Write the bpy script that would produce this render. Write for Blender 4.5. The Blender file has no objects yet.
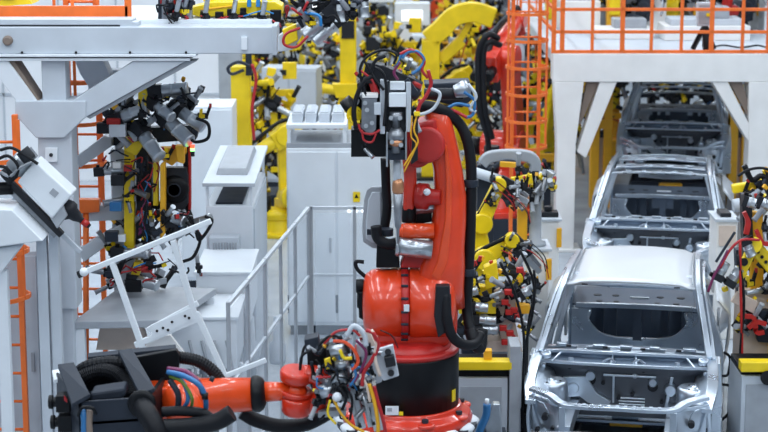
import bpy, math, random
from mathutils import Vector, Matrix
R = math.radians
# ---------------------------------------------------------------- camera, world, lights, exposure
H = 5.8; PITCH = R(11.05); F = 1900.0
S = bpy.context.scene
col = S.collection
cd = bpy.data.cameras.new('camera'); cam = bpy.data.objects.new('camera', cd); col.objects.link(cam)
cam.location = (0, 0, H); cam.rotation_euler = (R(90) - PITCH, 0, 0)
cd.sensor_width = 36; cd.lens = 36 * F / 768; cd.clip_end = 300
cd.dof.use_dof = True; cd.dof.focus_distance = 17.0; cd.dof.aperture_fstop = 2.4
S.camera = cam
w = bpy.data.worlds.new('hall_light'); S.world = w; w.use_nodes = True
bg = w.node_tree.nodes['Background']; bg.inputs[0].default_value = (.72, .83, 1, 1); bg.inputs[1].default_value = .3
S.view_settings.view_transform = 'Standard'; S.view_settings.look = 'None'
S.view_settings.gamma = 1; S.view_settings.use_curve_mapping = False; S.view_settings.exposure = 0.0

LAMP = 285
def area(name, loc, sx, sy, power, color=(.855, .93, 1), rot=(0, 0, 0)):
    l = bpy.data.lights.new(name, 'AREA'); l.shape = 'RECTANGLE'; l.size = sx; l.size_y = sy
    l.energy = power; l.color = color
    o = bpy.data.objects.new(name, l); col.objects.link(o); o.location = loc; o.rotation_euler = rot
for y in (4, 14, 24, 34, 44, 56):
    for x in (-10, -5.5, -1.5, 2.5, 7, 12):
        if y > 40 and x in (-10, 12): continue
        area('hall_lamp', (x, y, 9.6), .6, 7.5, LAMP if y < 30 else LAMP * .9)

# ---------------------------------------------------------------- projection helpers (a pixel of the photo -> a point of the hall)
cp, sp = math.cos(PITCH), math.sin(PITCH)
def V(px, py, Y):
    a = (px - 384) / F; b = (216 - py) / F
    d = Vector((a, cp + b * sp, -sp + b * cp)); return Vector((0, 0, H)) + d * (Y / d.y)
def G(px, py, z=0):
    a = (px - 384) / F; b = (216 - py) / F
    d = Vector((a, cp + b * sp, -sp + b * cp)); return Vector((0, 0, H)) + d * ((z - H) / d.z)
def GX(px, Y, z=0):
    t = Y * cp + (H - z) * sp
    return Vector(((px - 384) / F * t, Y, z))
def pxm(Y): return F / (Y * cp + 4 * sp)          # pixels per metre

# ---------------------------------------------------------------- materials
MATS = {}
def mat(name, c, rough=.5, metal=0, noise=.06, scale=6, bump=0, emit=0, coat=0, alpha=1, trans=0, stretch=None):
    m = bpy.data.materials.new(name); m.use_nodes = True; nt = m.node_tree; N = nt.nodes; L = nt.links
    b = N['Principled BSDF']
    b.inputs['Roughness'].default_value = rough; b.inputs['Metallic'].default_value = metal
    b.inputs['Coat Weight'].default_value = coat
    if max(c) < .06: b.inputs['Specular IOR Level'].default_value = .22
    tc = N.new('ShaderNodeTexCoord'); mp = N.new('ShaderNodeMapping'); L.new(tc.outputs['Object'], mp.inputs[0])
    if stretch: mp.inputs['Scale'].default_value = stretch
    nz = N.new('ShaderNodeTexNoise'); nz.inputs['Scale'].default_value = scale; nz.inputs['Detail'].default_value = 4
    L.new(mp.outputs[0], nz.inputs['Vector'])
    rp = N.new('ShaderNodeValToRGB'); rp.color_ramp.elements[0].position = .3; rp.color_ramp.elements[1].position = .7
    rp.color_ramp.elements[0].color = (*[x * (1 - noise * 2) for x in c], 1)
    rp.color_ramp.elements[1].color = (*[min(1, x * (1 + noise)) for x in c], 1)
    L.new(nz.outputs['Fac'], rp.inputs[0]); L.new(rp.outputs[0], b.inputs['Base Color'])
    mr = N.new('ShaderNodeMapRange'); mr.inputs['To Min'].default_value = max(.02, rough - .08); mr.inputs['To Max'].default_value = min(1, rough + .1)
    L.new(nz.outputs['Fac'], mr.inputs[0]); L.new(mr.outputs[0], b.inputs['Roughness'])
    if bump:
        bp = N.new('ShaderNodeBump'); bp.inputs['Strength'].default_value = bump; bp.inputs['Distance'].default_value = .01
        L.new(nz.outputs['Fac'], bp.inputs['Height']); L.new(bp.outputs[0], b.inputs['Normal'])
    if emit: b.inputs['Emission Color'].default_value = (*c, 1); b.inputs['Emission Strength'].default_value = emit
    if alpha < 1: b.inputs['Alpha'].default_value = alpha
    if trans: b.inputs['Transmission Weight'].default_value = trans
    MATS[name] = m; return m
mat('red', (.66, .032, .009), .3, 0, .08, 5, coat=.5)
mat('robot_orange', (.76, .052, .009), .32, 0, .08, 4, coat=.5)
mat('deep_red', (.45, .015, .012), .4)
mat('orange_red', (.80, .072, .010), .3, 0, .08, 4, coat=.5)
mat('orange', (.86, .17, .025), .42)
mat('yellow', (.86, .62, .006), .4, 0, .07, 4)
mat('amber', (.82, .42, .015), .45)
mat('white', (.72, .77, .82), .42, 0, .03, 3)
mat('warm_white', (.80, .80, .79), .45, 0, .03, 3)
mat('grey', (.34, .37, .41), .45)
mat('light_grey', (.52, .57, .63), .45, 0, .04, 3)
mat('dark', (.018, .020, .025), .45)
mat('black', (.005, .006, .008), .4)
mat('rubber', (.008, .009, .012), .5)
mat('slate', (.024, .031, .045), .5)
mat('alu', (.50, .54, .58), .32, .85, .05, 12)
mat('steel', (.30, .32, .35), .38, .8, .12, 12)
mat('body_steel', (.60, .67, .75), .29, .92, .05, 2.5)
mat('roof_steel', (.58, .61, .65), .42, .55, .02, 1.5)
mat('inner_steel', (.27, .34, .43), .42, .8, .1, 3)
mat('shade_steel', (.085, .11, .15), .5, .45)  # inner steel with the parcel shelf's shade put into its colour; also pillar seams
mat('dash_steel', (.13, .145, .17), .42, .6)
mat('copper', (.62, .30, .16), .35, .7)
mat('beige', (.66, .54, .46), .5)
mat('brown', (.22, .17, .14), .6)
mat('blue', (.02, .22, .55), .4)
mat('sky_blue', (.025, .15, .36), .4)
mat('cable_red', (.42, .015, .02), .4)
mat('magenta', (.16, .015, .08), .4)
mat('green', (.16, .25, .03), .4)
mat('glass', (.75, .85, .95), .1, 0, .02, 2, alpha=.16)
mat('signal_green', (.3, 1, .25), .4, emit=2.5)
mat('signal_red', (1, .12, .05), .4, emit=1.5)
mat('white_light', (.95, .98, 1), .4, emit=1.4)
mat('lamp_orange', (1, .42, .06), .4, emit=1.0)
mat('floor_paint', (.42, .47, .53), .22, 0, .10, 1.4)
mat('ceiling_grey', (.30, .33, .37), .7, 0, .05, .5)
mat('wall_white', (.86, .89, .93), .5, 0, .04, .6)

# ---------------------------------------------------------------- mesh kit
def spline(pts, n=6):
    P = [Vector(p) for p in pts]
    if len(P) < 3: return P
    out = []
    for i in range(len(P) - 1):
        a = P[i - 1] if i else P[0] * 2 - P[1]; b = P[i]; c = P[i + 1]; d = P[i + 2] if i + 2 < len(P) else c * 2 - b
        for k in range(n):
            t = k / n
            out.append(.5 * ((2 * b) + (c - a) * t + (2 * a - 5 * b + 4 * c - d) * t * t + (3 * b - a - 3 * c + d) * t ** 3))
    out.append(P[-1]); return out
class MB:
    def __init__(s, m='steel'): s.v = []; s.f = []; s.sm = []; s.mi = []; s.ms = []; s.use(m)
    def use(s, m):
        if m not in s.ms: s.ms.append(m)
        s.cur = s.ms.index(m); return s
    def add(s, vs, fs, smooth=False):
        o = len(s.v); s.v += [Vector(v) for v in vs]
        for f in fs: s.f.append([o + i for i in f]); s.sm.append(smooth); s.mi.append(s.cur)
        return s
    def hexa(s, p): return s.add(p, [(0, 3, 2, 1), (4, 5, 6, 7), (0, 1, 5, 4), (1, 2, 6, 5), (2, 3, 7, 6), (3, 0, 4, 7)])
    def box(s, c, d, rot=None):
        c = Vector(c); x, y, z = d[0] / 2, d[1] / 2, d[2] / 2
        ps = [Vector(q) for q in ((-x, -y, -z), (x, -y, -z), (x, y, -z), (-x, y, -z), (-x, -y, z), (x, -y, z), (x, y, z), (-x, y, z))]
        if rot is not None: ps = [rot @ q for q in ps]
        return s.hexa([c + q for q in ps])
    def lim(s, a, b): # box by two corners
        a = Vector(a); b = Vector(b); return s.box((a + b) / 2, [abs(b[i] - a[i]) for i in range(3)])
    def frame(s, d, up=(0, 0, 1)):
        d = Vector(d).normalized(); u = Vector(up)
        if abs(d.dot(u)) > .97: u = Vector((0, 1, 0))
        x = d.cross(u).normalized(); y = x.cross(d).normalized(); return x, y
    def bar(s, p, q, w=.05, h=None, up=(0, 0, 1), w2=None, h2=None):
        p = Vector(p); q = Vector(q); h = h or w; w2 = w2 or w; h2 = h2 or (h if w2 == w else h * w2 / w)
        x, y = s.frame(q - p, up); r = []
        for c, a, b in ((p, w, h), (q, w2, h2)): r += [c - x * a / 2 - y * b / 2, c + x * a / 2 - y * b / 2, c + x * a / 2 + y * b / 2, c - x * a / 2 + y * b / 2]
        return s.hexa(r)
    def cyl(s, p, q, r, r2=None, n=18, smooth=True):
        p = Vector(p); q = Vector(q); r2 = r if r2 is None else r2; x, y = s.frame(q - p); vs = []
        for c, a in ((p, r), (q, r2)): vs += [c + (x * math.cos(6.28318 * i / n) + y * math.sin(6.28318 * i / n)) * a for i in range(n)]
        o = len(s.v); s.add(vs, [(i, (i + 1) % n, n + (i + 1) % n, n + i) for i in range(n)], smooth)
        for base, k in ((0, -1), (n, 1)): s.f.append([o + base + i for i in range(n)][::k]); s.sm.append(False); s.mi.append(s.cur)
        return s
    def lathe(s, p, d, prof, n=28):   # prof: (along, radius)
        p = Vector(p); d = Vector(d).normalized(); x, y = s.frame(d); vs = []
        for a, r in prof: vs += [p + d * a + (x * math.cos(6.28318 * i / n) + y * math.sin(6.28318 * i / n)) * max(r, .0005) for i in range(n)]
        fs = []
        for k in range(len(prof) - 1): fs += [(k * n + i, k * n + (i + 1) % n, (k + 1) * n + (i + 1) % n, (k + 1) * n + i) for i in range(n)]
        o = len(s.v); s.add(vs, fs, True)
        L_ = (len(prof) - 1) * n
        for base, k in ((0, -1), (L_, 1)): s.f.append([o + base + i for i in range(n)][::k]); s.sm.append(False); s.mi.append(s.cur)
        return s
    def tube(s, pts, r, n=8, k=6, taper=None, rib=0):
        P = spline(pts, k) if k > 1 else [Vector(p) for p in pts]
        vs = []; x = None
        for i, c in enumerate(P):
            d = (P[min(i + 1, len(P) - 1)] - P[max(i - 1, 0)])
            if d.length < 1e-6: d = Vector((0, 0, 1))
            d.normalize()
            if x is None: x, y = s.frame(d)
            else: x = (x - d * x.dot(d)).normalized(); y = x.cross(d)
            rr = r if taper is None else r + (taper - r) * i / (len(P) - 1)
            if rib and i % 2: rr *= 1 - rib
            vs += [c + (x * math.cos(6.28318 * j / n) + y * math.sin(6.28318 * j / n)) * rr for j in range(n)]
        m = len(P); o = len(s.v)
        s.add(vs, [(i * n + j, i * n + (j + 1) % n, (i + 1) * n + (j + 1) % n, (i + 1) * n + j) for i in range(m - 1) for j in range(n)], not rib)
        for base, kk in ((0, -1), ((m - 1) * n, 1)): s.f.append([o + base + i for i in range(n)][::kk]); s.sm.append(False); s.mi.append(s.cur)
        return s
    def beam(s, pts, w, h, up=(0, 0, 1), k=6, w2=None, h2=None):  # rectangular section along a smooth path
        P = spline(pts, k) if k > 1 else [Vector(p) for p in pts]; vs = []; m = len(P)
        for i, c in enumerate(P):
            x, y = s.frame(P[min(i + 1, m - 1)] - P[max(i - 1, 0)], up); t = i / (m - 1)
            a = (w + ((w2 or w) - w) * t) / 2; b = (h + ((h2 or h) - h) * t) / 2
            vs += [c - x * a - y * b, c + x * a - y * b, c + x * a + y * b, c - x * a + y * b]
        fs = [(i * 4 + j, i * 4 + (j + 1) % 4, (i + 1) * 4 + (j + 1) % 4, (i + 1) * 4 + j) for i in range(m - 1) for j in range(4)]
        return s.add(vs, fs + [(3, 2, 1, 0), tuple(range((m - 1) * 4, m * 4))])
    def prism(s, pts, ext):
        P = [Vector(p) for p in pts]; e = Vector(ext); n = len(P)
        return s.add(P + [p + e for p in P], [tuple(range(n))[::-1], tuple(range(n, 2 * n))] + [(i, (i + 1) % n, n + (i + 1) % n, n + i) for i in range(n)])
    def pp(s, pix, Y, t):  # outline in a vertical plane facing the walkway, real thickness t
        return s.prism([V(x, y, Y) for x, y in pix], (0, t, 0))
    def sheet(s, rows, th, smooth=True):  # grid of points, given thickness downwards along the average normal
        nr = len(rows); nc = len(rows[0]); A = [Vector(p) for r in rows for p in r]
        n = Vector((0, 0, 0))
        for i in range(nr - 1):
            for j in range(nc - 1): n += (A[i * nc + j + 1] - A[i * nc + j]).cross(A[(i + 1) * nc + j] - A[i * nc + j])
        n.normalize(); n *= th; B = [p - n for p in A]; o = nr * nc
        fs = [(i * nc + j, i * nc + j + 1, (i + 1) * nc + j + 1, (i + 1) * nc + j) for i in range(nr - 1) for j in range(nc - 1)]
        s.add(A + B, fs + [tuple(o + k for k in f[::-1]) for f in fs], smooth)
        b0 = len(s.v) - 2 * o
        ring = [j for j in range(nc)] + [i * nc + nc - 1 for i in range(1, nr)] + [(nr - 1) * nc + j for j in range(nc - 2, -1, -1)] + [i * nc for i in range(nr - 2, 0, -1)]
        for k in range(len(ring)):
            a, b = ring[k], ring[(k + 1) % len(ring)]; s.f.append([b0 + a, b0 + o + a, b0 + o + b, b0 + b]); s.sm.append(False); s.mi.append(s.cur)
        return s
    def ball(s, c, r, sc=(1, 1, 1), n=14):
        c = Vector(c); pr = [(-math.cos(math.pi * i / 8), math.sin(math.pi * i / 8)) for i in range(9)]; o = len(s.v)
        s.lathe((0, 0, 0), (0, 0, 1), [(a * r, b * r) for a, b in pr], n)
        for i in range(o, len(s.v)): q = s.v[i]; s.v[i] = c + Vector((q.x * sc[0], q.y * sc[1], q.z * sc[2]))
        return s
    def build(s, name, parent=None, bevel=0, seg=2, world=True):
        off = Vector((0, 0, 0)); p = parent
        while p is not None: off += p.location; p = p.parent
        me = bpy.data.meshes.new(name); me.from_pydata([v - off if world else v for v in s.v], [], s.f); me.validate()
        for m in s.ms: me.materials.append(MATS[m])
        if len(me.polygons) == len(s.f):
            me.polygons.foreach_set('use_smooth', s.sm); me.polygons.foreach_set('material_index', s.mi)
        import bmesh
        bm = bmesh.new(); bm.from_mesh(me); bmesh.ops.recalc_face_normals(bm, faces=bm.faces); bm.to_mesh(me); bm.free()
        o = bpy.data.objects.new(name, me); col.objects.link(o)
        if parent: o.parent = parent
        if bevel:
            b = o.modifiers.new('bevel', 'BEVEL'); b.width = bevel; b.segments = seg; b.limit_method = 'ANGLE'; b.angle_limit = R(38); b.harden_normals = False
        return o
def tag(o, label, cat, group=None, kind=None):
    o['label'] = label; o['category'] = cat
    if group: o['group'] = group
    if kind: o['kind'] = kind
    return o
def thing(name, label, cat, loc=(0, 0, 0), group=None):
    o = bpy.data.objects.new(name, None); col.objects.link(o); o.location = loc; o.empty_display_size = .1
    return tag(o, label, cat, group)
def struct(mb, name, bevel=0):
    o = mb.build(name, None, bevel); o['kind'] = 'structure'; return o
def copy_tree(o, parent=None):
    c = o.copy(); col.objects.link(c); c.parent = parent
    for ch in o.children: copy_tree(ch, c)
    return c
def again(src, loc, rz, label, group=None, sc=1):
    c = copy_tree(src); c.location = loc; c.rotation_euler = (0, 0, rz); c.scale = (sc, sc, sc); c['label'] = label
    if group: c['group'] = group
    elif 'group' in c: del c['group']
    return c
def rotz(o, a): o.rotation_euler = (0, 0, a)

# ================================================================ THE SETTING
LINE = R(-10.5)                                  # heading of the assembly line
LD = Vector((math.sin(-LINE), math.cos(-LINE), 0)); LX = Vector((math.cos(-LINE), -math.sin(-LINE), 0))
struct(MB('floor_paint').lim((-26, -10, -.12), (34, 84, 0)), 'floor')
struct(MB('wall_white').lim((-26, 84, -.1), (34, 84.3, 10.2)), 'wall_back')
struct(MB('wall_white').lim((-26.3, -10, -.1), (-26, 84, 10.2)), 'wall_left')
struct(MB('wall_white').lim((34, -10, -.1), (34.3, 84, 10.2)), 'wall_right')
struct(MB('wall_white').lim((-26, -10.3, -.1), (34, -10, 10.2)), 'wall_front')
struct(MB('ceiling_grey').lim((-26.3, -10.3, 10.2), (34.3, 84.3, 10.35)), 'ceiling')

# white partition behind the left equipment
m = MB('wall_white')
x1 = GX(236, 33).x
m.lim((-16, 33, 0), (x1, 33.15, 5.6))
for i in range(12):
    m.use('light_grey').lim((x1 - .02 - i * 1.0, 32.97, 0), (x1 - .05 - i * 1.0, 33, 5.6))
m.lim((-16, 32.97, 1.5), (x1, 33, 1.55)); m.lim((-16, 32.97, 3), (x1, 33, 3.04))
tag(m.build('partition_wall'), 'tall white panelled partition wall standing behind the left gantry', 'partition')

# ================================================================ CAR BODIES
def make_car(label, roof=True, group=None):
    root = thing('car_body', label, 'car body', (0, 0, 0), group)
    B = 'body_steel'
    def mir(fn, name, m=B, bevel=.006):
        for s in (-1, 1):
            mb = MB(m); fn(mb, s); mb.build(name, root, bevel)
    # side frame: pillars, rail, sill
    def side(mb, s):
        mb.beam([(s * .79, -.06, 1.06), (s * .74, .2, 1.25), (s * .685, .55, 1.45), (s * .655, .82, 1.545), (s * .635, 1.4, 1.585), (s * .625, 2.0, 1.57), (s * .635, 2.4, 1.51), (s * .67, 2.85, 1.32), (s * .70, 3.25, 1.14)], .05, .06)
        mb.beam([(s * .835, -.05, 1.04), (s * .80, .2, 1.17), (s * .74, .6, 1.40), (s * .71, .85, 1.49), (s * .695, 1.4, 1.525), (s * .685, 2.0, 1.505), (s * .70, 2.4, 1.44), (s * .74, 2.8, 1.26)], .036, .05)
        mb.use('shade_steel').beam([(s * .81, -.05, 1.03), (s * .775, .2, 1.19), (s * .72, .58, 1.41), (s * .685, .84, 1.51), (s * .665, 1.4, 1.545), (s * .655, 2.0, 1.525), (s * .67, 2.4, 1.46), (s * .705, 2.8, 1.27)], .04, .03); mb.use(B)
        mb.beam([(s * .85, -.02, 1.04), (s * .875, 0, .7), (s * .87, .02, .36)], .09, .22, up=(0, 1, 0))          # hinge pillar
        mb.beam([(s * .86, -.05, .34), (s * .87, 1.3, .32), (s * .86, 2.4, .34)], .13, .14)                       # sill
        mb.beam([(s * .645, 1.32, 1.51), (s * .76, 1.28, 1.15), (s * .865, 1.26, .8), (s * .87, 1.28, .38)], .09, .12, up=(0, 1, 0), w2=.1, h2=.26)   # B pillar
    mir(side, 'side_frame')
    mir(lambda mb, s: mb.beam([(s * .76, .02, .95), (s * .78, .04, .7), (s * .76, .1, .4)], .04, .26, up=(0, 1, 0)), 'hinge_panel')
    mir(lambda mb, s: mb.beam([(s * .60, 1.34, 1.46), (s * .70, 1.3, 1.1), (s * .78, 1.28, .7), (s * .78, 1.3, .4)], .05, .2, up=(0, 1, 0), h2=.34), 'door_pillar_panel')
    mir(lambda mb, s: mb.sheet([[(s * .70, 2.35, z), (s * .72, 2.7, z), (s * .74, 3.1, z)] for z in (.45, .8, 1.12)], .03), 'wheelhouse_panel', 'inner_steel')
    def quarter(mb, s):
        rows = []
        for y, zt in ((2.2, 1.08), (2.45, 1.14), (2.8, 1.16), (3.2, 1.13), (3.6, 1.08), (3.75, 1.04)):
            arch = .36 + .36 * math.sqrt(max(0, 1 - ((y - 2.85) / .42) ** 2)) if abs(y - 2.85) < .42 else .36
            row = []
            for k in range(6):
                t = k / 5; z = arch + (zt - arch) * t
                bulge = .965 - .06 * (abs(z - .78) / .4) ** 2 - (.10 if t == 1 else 0) - max(0, y - 3.3) * .16
                row.append((s * bulge, y, z))
            rows.append(row)
        if s < 0: rows = rows[::-1]
        mb.sheet(rows, .02)
        mb.beam([(s * .84, 2.43, .38), (s * .85, 2.5, .66), (s * .85, 2.85, .78), (s * .85, 3.2, .66), (s * .84, 3.27, .38)], .12, .03, up=(s, 0, 0))
        mb.sheet([[(s * x, y, z) for x, z in ((.60, 1.46 - (y - 2.3) * .38), (.70, 1.30 - (y - 2.3) * .22), (.80, 1.14))][::int(s)] for y in (2.35, 2.6, 2.85)], .015)
    mir(quarter, 'rear_quarter_panel', 'roof_steel', 0)
    # front aprons, rails and shock towers
    def apron(mb, s):
        mb.beam([(s * .82, 0, 1.03), (s * .83, -.35, .985), (s * .83, -.7, .92), (s * .79, -.98, .82)], .10, .05)
        mb.beam([(s * .86, .02, 1.0), (s * .865, -.2, .97), (s * .86, -.42, .9)], .02, .12)
        mb.beam([(s * .47, .15, .5), (s * .47, -.5, .56), (s * .47, -1.05, .56)], .1, .14)
        mb.sheet([[(s * x, y, z) for x, z in ((.80, .95 + y * .12), (.68, .88 + y * .1), (.60, .66), (.50, .6))][::int(s)] for y in (0, -.3, -.6, -.9)], .012)
    mir(apron, 'fender_apron')
    def tower(mb, s):
        mb.lathe((s * .66, -.34, .50), (0, 0, 1), [(0, .17), (.30, .155), (.34, .15), (.36, .13), (.35, .10), (.35, .06), (.36, .05), (.36, .03), (.34, .028), (.34, .001)], 24)
        mb.use('dark')
        for q in range(3): mb.cyl((s * .66 + .08 * math.cos(q * 2.1), -.34 + .08 * math.sin(q * 2.1), .85), (s * .66 + .08 * math.cos(q * 2.1), -.34 + .08 * math.sin(q * 2.1), .856), .012, n=8)
    mir(tower, 'shock_tower', B, 0)
    def lamp(mb, s):   # pressed headlamp mount with rib and holes
        mb.sheet([[(s * (.50 + .29 * i / 4), -.95 + .12 * i / 4 + .03 * math.sin(j + i), .84 - j * .09 + .02 * math.sin(i * 2)) for j in range(5)][::int(s)] for i in range(5)], .015)
        mb.beam([(s * .49, -.99, .80), (s * .62, -1.0, .84), (s * .81, -.93, .86)], .03, .035)
        mb.beam([(s * .80, -.93, .86), (s * .82, -.9, .65), (s * .80, -.9, .46)], .03, .05)
        mb.beam([(s * .50, -1.0, .8), (s * .52, -1.0, .6), (s * .60, -.98, .47), (s * .8, -.92, .45)], .03, .05)
        mb.use('dark').cyl((s * .66, -.985, .68), (s * .66, -.9, .68), .03, n=12)
        mb.cyl((s * .59, -.985, .58), (s * .59, -.9, .58), .018, n=10)
        mb.cyl((s * .73, -.96, .55), (s * .73, -.88, .55), .022, n=10)
    mir(lamp, 'headlamp_mount')
    m = MB(B)   # radiator support
    m.beam([(-.80, -.9, .84), (-.62, -.97, .80), (-.50, -1.02, .74), (-.3, -1.04, .73), (0, -1.05, .735), (.3, -1.04, .73), (.50, -1.02, .74), (.62, -.97, .80), (.80, -.9, .84)], .09, .035)
    for i in range(-5, 6): m.box((i * .075, -1.05, .757), (.035, .05, .012))
    m.beam([(-.5, -1.03, .72), (-.49, -1.03, .5), (-.44, -1.03, .36)], .06, .05); m.beam([(.5, -1.03, .72), (.49, -1.03, .5), (.44, -1.03, .36)], .06, .05)
    m.beam([(-.5, -1.03, .38), (0, -1.05, .36), (.5, -1.03, .38)], .08, .07)
    [setattr(v_, 'z', v_.z + .09) for v_ in m.v if v_.z > .7]; m.build('radiator_support', root, .005)
    m = MB('inner_steel'); m.beam([(-.7, -1.12, .5), (-.4, -1.18, .5), (0, -1.2, .5), (.4, -1.18, .5), (.7, -1.12, .5)], .06, .12)
    m.build('bumper_beam', root, .01)
    # cowl and dash panel
    m = MB(B)
    m.beam([(-.80, .0, 1.05), (-.5, -.06, 1.075), (0, -.08, 1.08), (.5, -.06, 1.075), (.80, .0, 1.05)], .055, .03)
    m.beam([(-.80, -.12, .985), (-.4, -.17, .985), (.4, -.17, .985), (.80, -.12, .985)], .04, .03)
    for x in (-.68, -.12, .12, .66): m.bar((x, -.17, .99), (x * .86, -.05, 1.07), .02, .015)
    for s in (-1, 1):
        m.lathe((s * .74, -.1, 1.02), (0, -.3, 1), [(0, .05), (.04, .05), (.045, .03), (.02, .025)], 14)
    m.build('cowl_rail', root, .004)
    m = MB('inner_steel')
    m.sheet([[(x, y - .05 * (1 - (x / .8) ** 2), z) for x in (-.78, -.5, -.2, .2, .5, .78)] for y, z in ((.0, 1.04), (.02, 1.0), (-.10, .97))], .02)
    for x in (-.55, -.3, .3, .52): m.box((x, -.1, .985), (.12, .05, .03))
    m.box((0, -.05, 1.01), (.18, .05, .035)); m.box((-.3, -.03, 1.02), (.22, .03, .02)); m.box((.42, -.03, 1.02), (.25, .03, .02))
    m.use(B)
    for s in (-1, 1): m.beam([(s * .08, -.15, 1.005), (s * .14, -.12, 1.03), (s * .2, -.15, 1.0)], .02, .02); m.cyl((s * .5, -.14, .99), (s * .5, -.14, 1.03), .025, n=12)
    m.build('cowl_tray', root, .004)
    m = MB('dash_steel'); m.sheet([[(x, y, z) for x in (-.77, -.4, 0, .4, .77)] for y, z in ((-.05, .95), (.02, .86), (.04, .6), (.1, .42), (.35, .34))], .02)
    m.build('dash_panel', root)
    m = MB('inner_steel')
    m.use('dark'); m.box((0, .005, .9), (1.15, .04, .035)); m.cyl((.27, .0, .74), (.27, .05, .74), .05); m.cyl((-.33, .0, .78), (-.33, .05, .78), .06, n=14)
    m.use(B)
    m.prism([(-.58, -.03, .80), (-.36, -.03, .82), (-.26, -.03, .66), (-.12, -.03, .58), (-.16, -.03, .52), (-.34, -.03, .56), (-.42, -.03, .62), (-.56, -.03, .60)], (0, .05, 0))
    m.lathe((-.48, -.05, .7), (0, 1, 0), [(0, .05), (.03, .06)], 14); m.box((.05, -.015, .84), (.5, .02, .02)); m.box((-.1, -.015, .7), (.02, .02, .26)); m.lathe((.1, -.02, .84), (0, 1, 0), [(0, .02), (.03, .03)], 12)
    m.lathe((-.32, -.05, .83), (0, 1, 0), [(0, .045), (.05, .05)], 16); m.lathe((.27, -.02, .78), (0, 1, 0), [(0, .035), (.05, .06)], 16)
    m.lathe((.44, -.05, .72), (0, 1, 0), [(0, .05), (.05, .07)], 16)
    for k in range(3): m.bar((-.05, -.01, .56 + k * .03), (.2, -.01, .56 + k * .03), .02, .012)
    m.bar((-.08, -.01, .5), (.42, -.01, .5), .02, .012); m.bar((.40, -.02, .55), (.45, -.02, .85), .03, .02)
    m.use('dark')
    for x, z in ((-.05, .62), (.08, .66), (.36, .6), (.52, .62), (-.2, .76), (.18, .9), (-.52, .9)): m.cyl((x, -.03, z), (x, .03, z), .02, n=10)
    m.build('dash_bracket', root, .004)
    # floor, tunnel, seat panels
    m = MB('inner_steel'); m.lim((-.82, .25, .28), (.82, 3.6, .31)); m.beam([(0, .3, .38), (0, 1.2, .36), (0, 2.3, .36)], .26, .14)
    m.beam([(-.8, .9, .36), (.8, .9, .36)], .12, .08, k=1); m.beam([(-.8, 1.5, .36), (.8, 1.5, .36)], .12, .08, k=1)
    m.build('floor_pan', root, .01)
    m = MB(B)   # instrument cross beam
    m.beam([(-.76, .30, 1.0), (-.3, .26, 1.03), (.3, .26, 1.03), (.76, .30, 1.0)], .07, .05)
    for x in (-.42, -.1, .1, .42): m.box((x, .2, 1.03), (.1, .16, .04))
    for x, w_ in ((-.62, .1), (-.26, .12), (.0, .12), (.27, .1), (.6, .12)): m.box((x, .22, 1.06), (w_, .06, .035))
    m.use('dark')
    for x in (-.55, -.2, .16, .5): m.box((x, .19, 1.055), (.05, .02, .02))
    m.build('instrument_beam', root, .005)
    y = 2.35; dz = -.20   # rear seat panel with large oval opening
    m = MB(B)
    m.beam([(-.66, y, 1.14), (-.2, y - .02, 1.155), (.2, y - .02, 1.155), (.66, y, 1.14)], .05, .05)
    m.prism([(-.74, y, 1.10), (-.50, y, 1.10), (-.52, y, .97), (-.40, y, .84), (-.2, y, .80), (-.2, y, .70), (-.74, y, .66)], (0, .03, 0))
    m.prism([(.74, y, 1.10), (.50, y, 1.10), (.52, y, .97), (.40, y, .84), (.2, y, .80), (.2, y, .70), (.74, y, .66)], (0, .03, 0))
    m.lim((-.2, y, .68), (.2, y + .03, .8))
    m.beam([(-.50, y - .01, 1.1), (-.52, y - .01, .97), (-.40, y - .01, .84), (-.2, y - .01, .79), (.2, y - .01, .79), (.40, y - .01, .84), (.52, y - .01, .97), (.50, y - .01, 1.1)], .02, .03)
    [setattr(v_, 'z', v_.z + dz) for v_ in m.v]; m.build('rear_seat_panel', root, .004)
    m = MB('shade_steel')  # darker steel paints in the shade below the roof
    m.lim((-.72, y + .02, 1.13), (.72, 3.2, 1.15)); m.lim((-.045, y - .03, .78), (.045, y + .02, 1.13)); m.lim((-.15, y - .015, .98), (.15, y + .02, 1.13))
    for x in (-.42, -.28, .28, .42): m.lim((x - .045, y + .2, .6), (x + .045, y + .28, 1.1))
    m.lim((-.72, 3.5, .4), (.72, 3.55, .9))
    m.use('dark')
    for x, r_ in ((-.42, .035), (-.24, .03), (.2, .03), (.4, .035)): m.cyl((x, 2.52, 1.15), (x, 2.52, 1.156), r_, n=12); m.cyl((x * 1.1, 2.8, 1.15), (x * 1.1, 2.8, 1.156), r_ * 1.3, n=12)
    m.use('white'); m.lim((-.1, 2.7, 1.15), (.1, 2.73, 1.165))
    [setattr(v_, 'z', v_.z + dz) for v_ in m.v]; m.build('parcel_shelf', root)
    # rear end
    m = MB(B)
    m.beam([(-.70, 3.25, 1.13), (0, 3.32, 1.15), (.70, 3.25, 1.13)], .1, .03)
    m.sheet([[(x, 3.78 - .1 * (x / .8) ** 2, z) for z in (.38, .6, .8)] for x in (-.78, -.4, 0, .4, .78)], .02)
    m.build('rear_panel', root)
    # roof structure
    m = MB(B)
    m.beam([(-.62, .80, 1.53), (-.3, .76, 1.555), (0, .745, 1.562), (.3, .76, 1.555), (.62, .80, 1.53)], .08, .025)
    for x in (-.4, -.2, 0, .2, .4): m.box((x, .77, 1.575), (.07, .04, .012))
    m.use('dark')
    for x in (-.45, -.3, -.1, .1, .3, .45): m.box((x, .735, 1.545), (.06, .012, .012))
    m.build('front_header', root, .004)
    m = MB(B)
    m.beam([(-.60, 2.42, 1.49), (0, 2.45, 1.52), (.60, 2.42, 1.49)], .1, .03)
    m.build('rear_header', root, .004)
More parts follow.
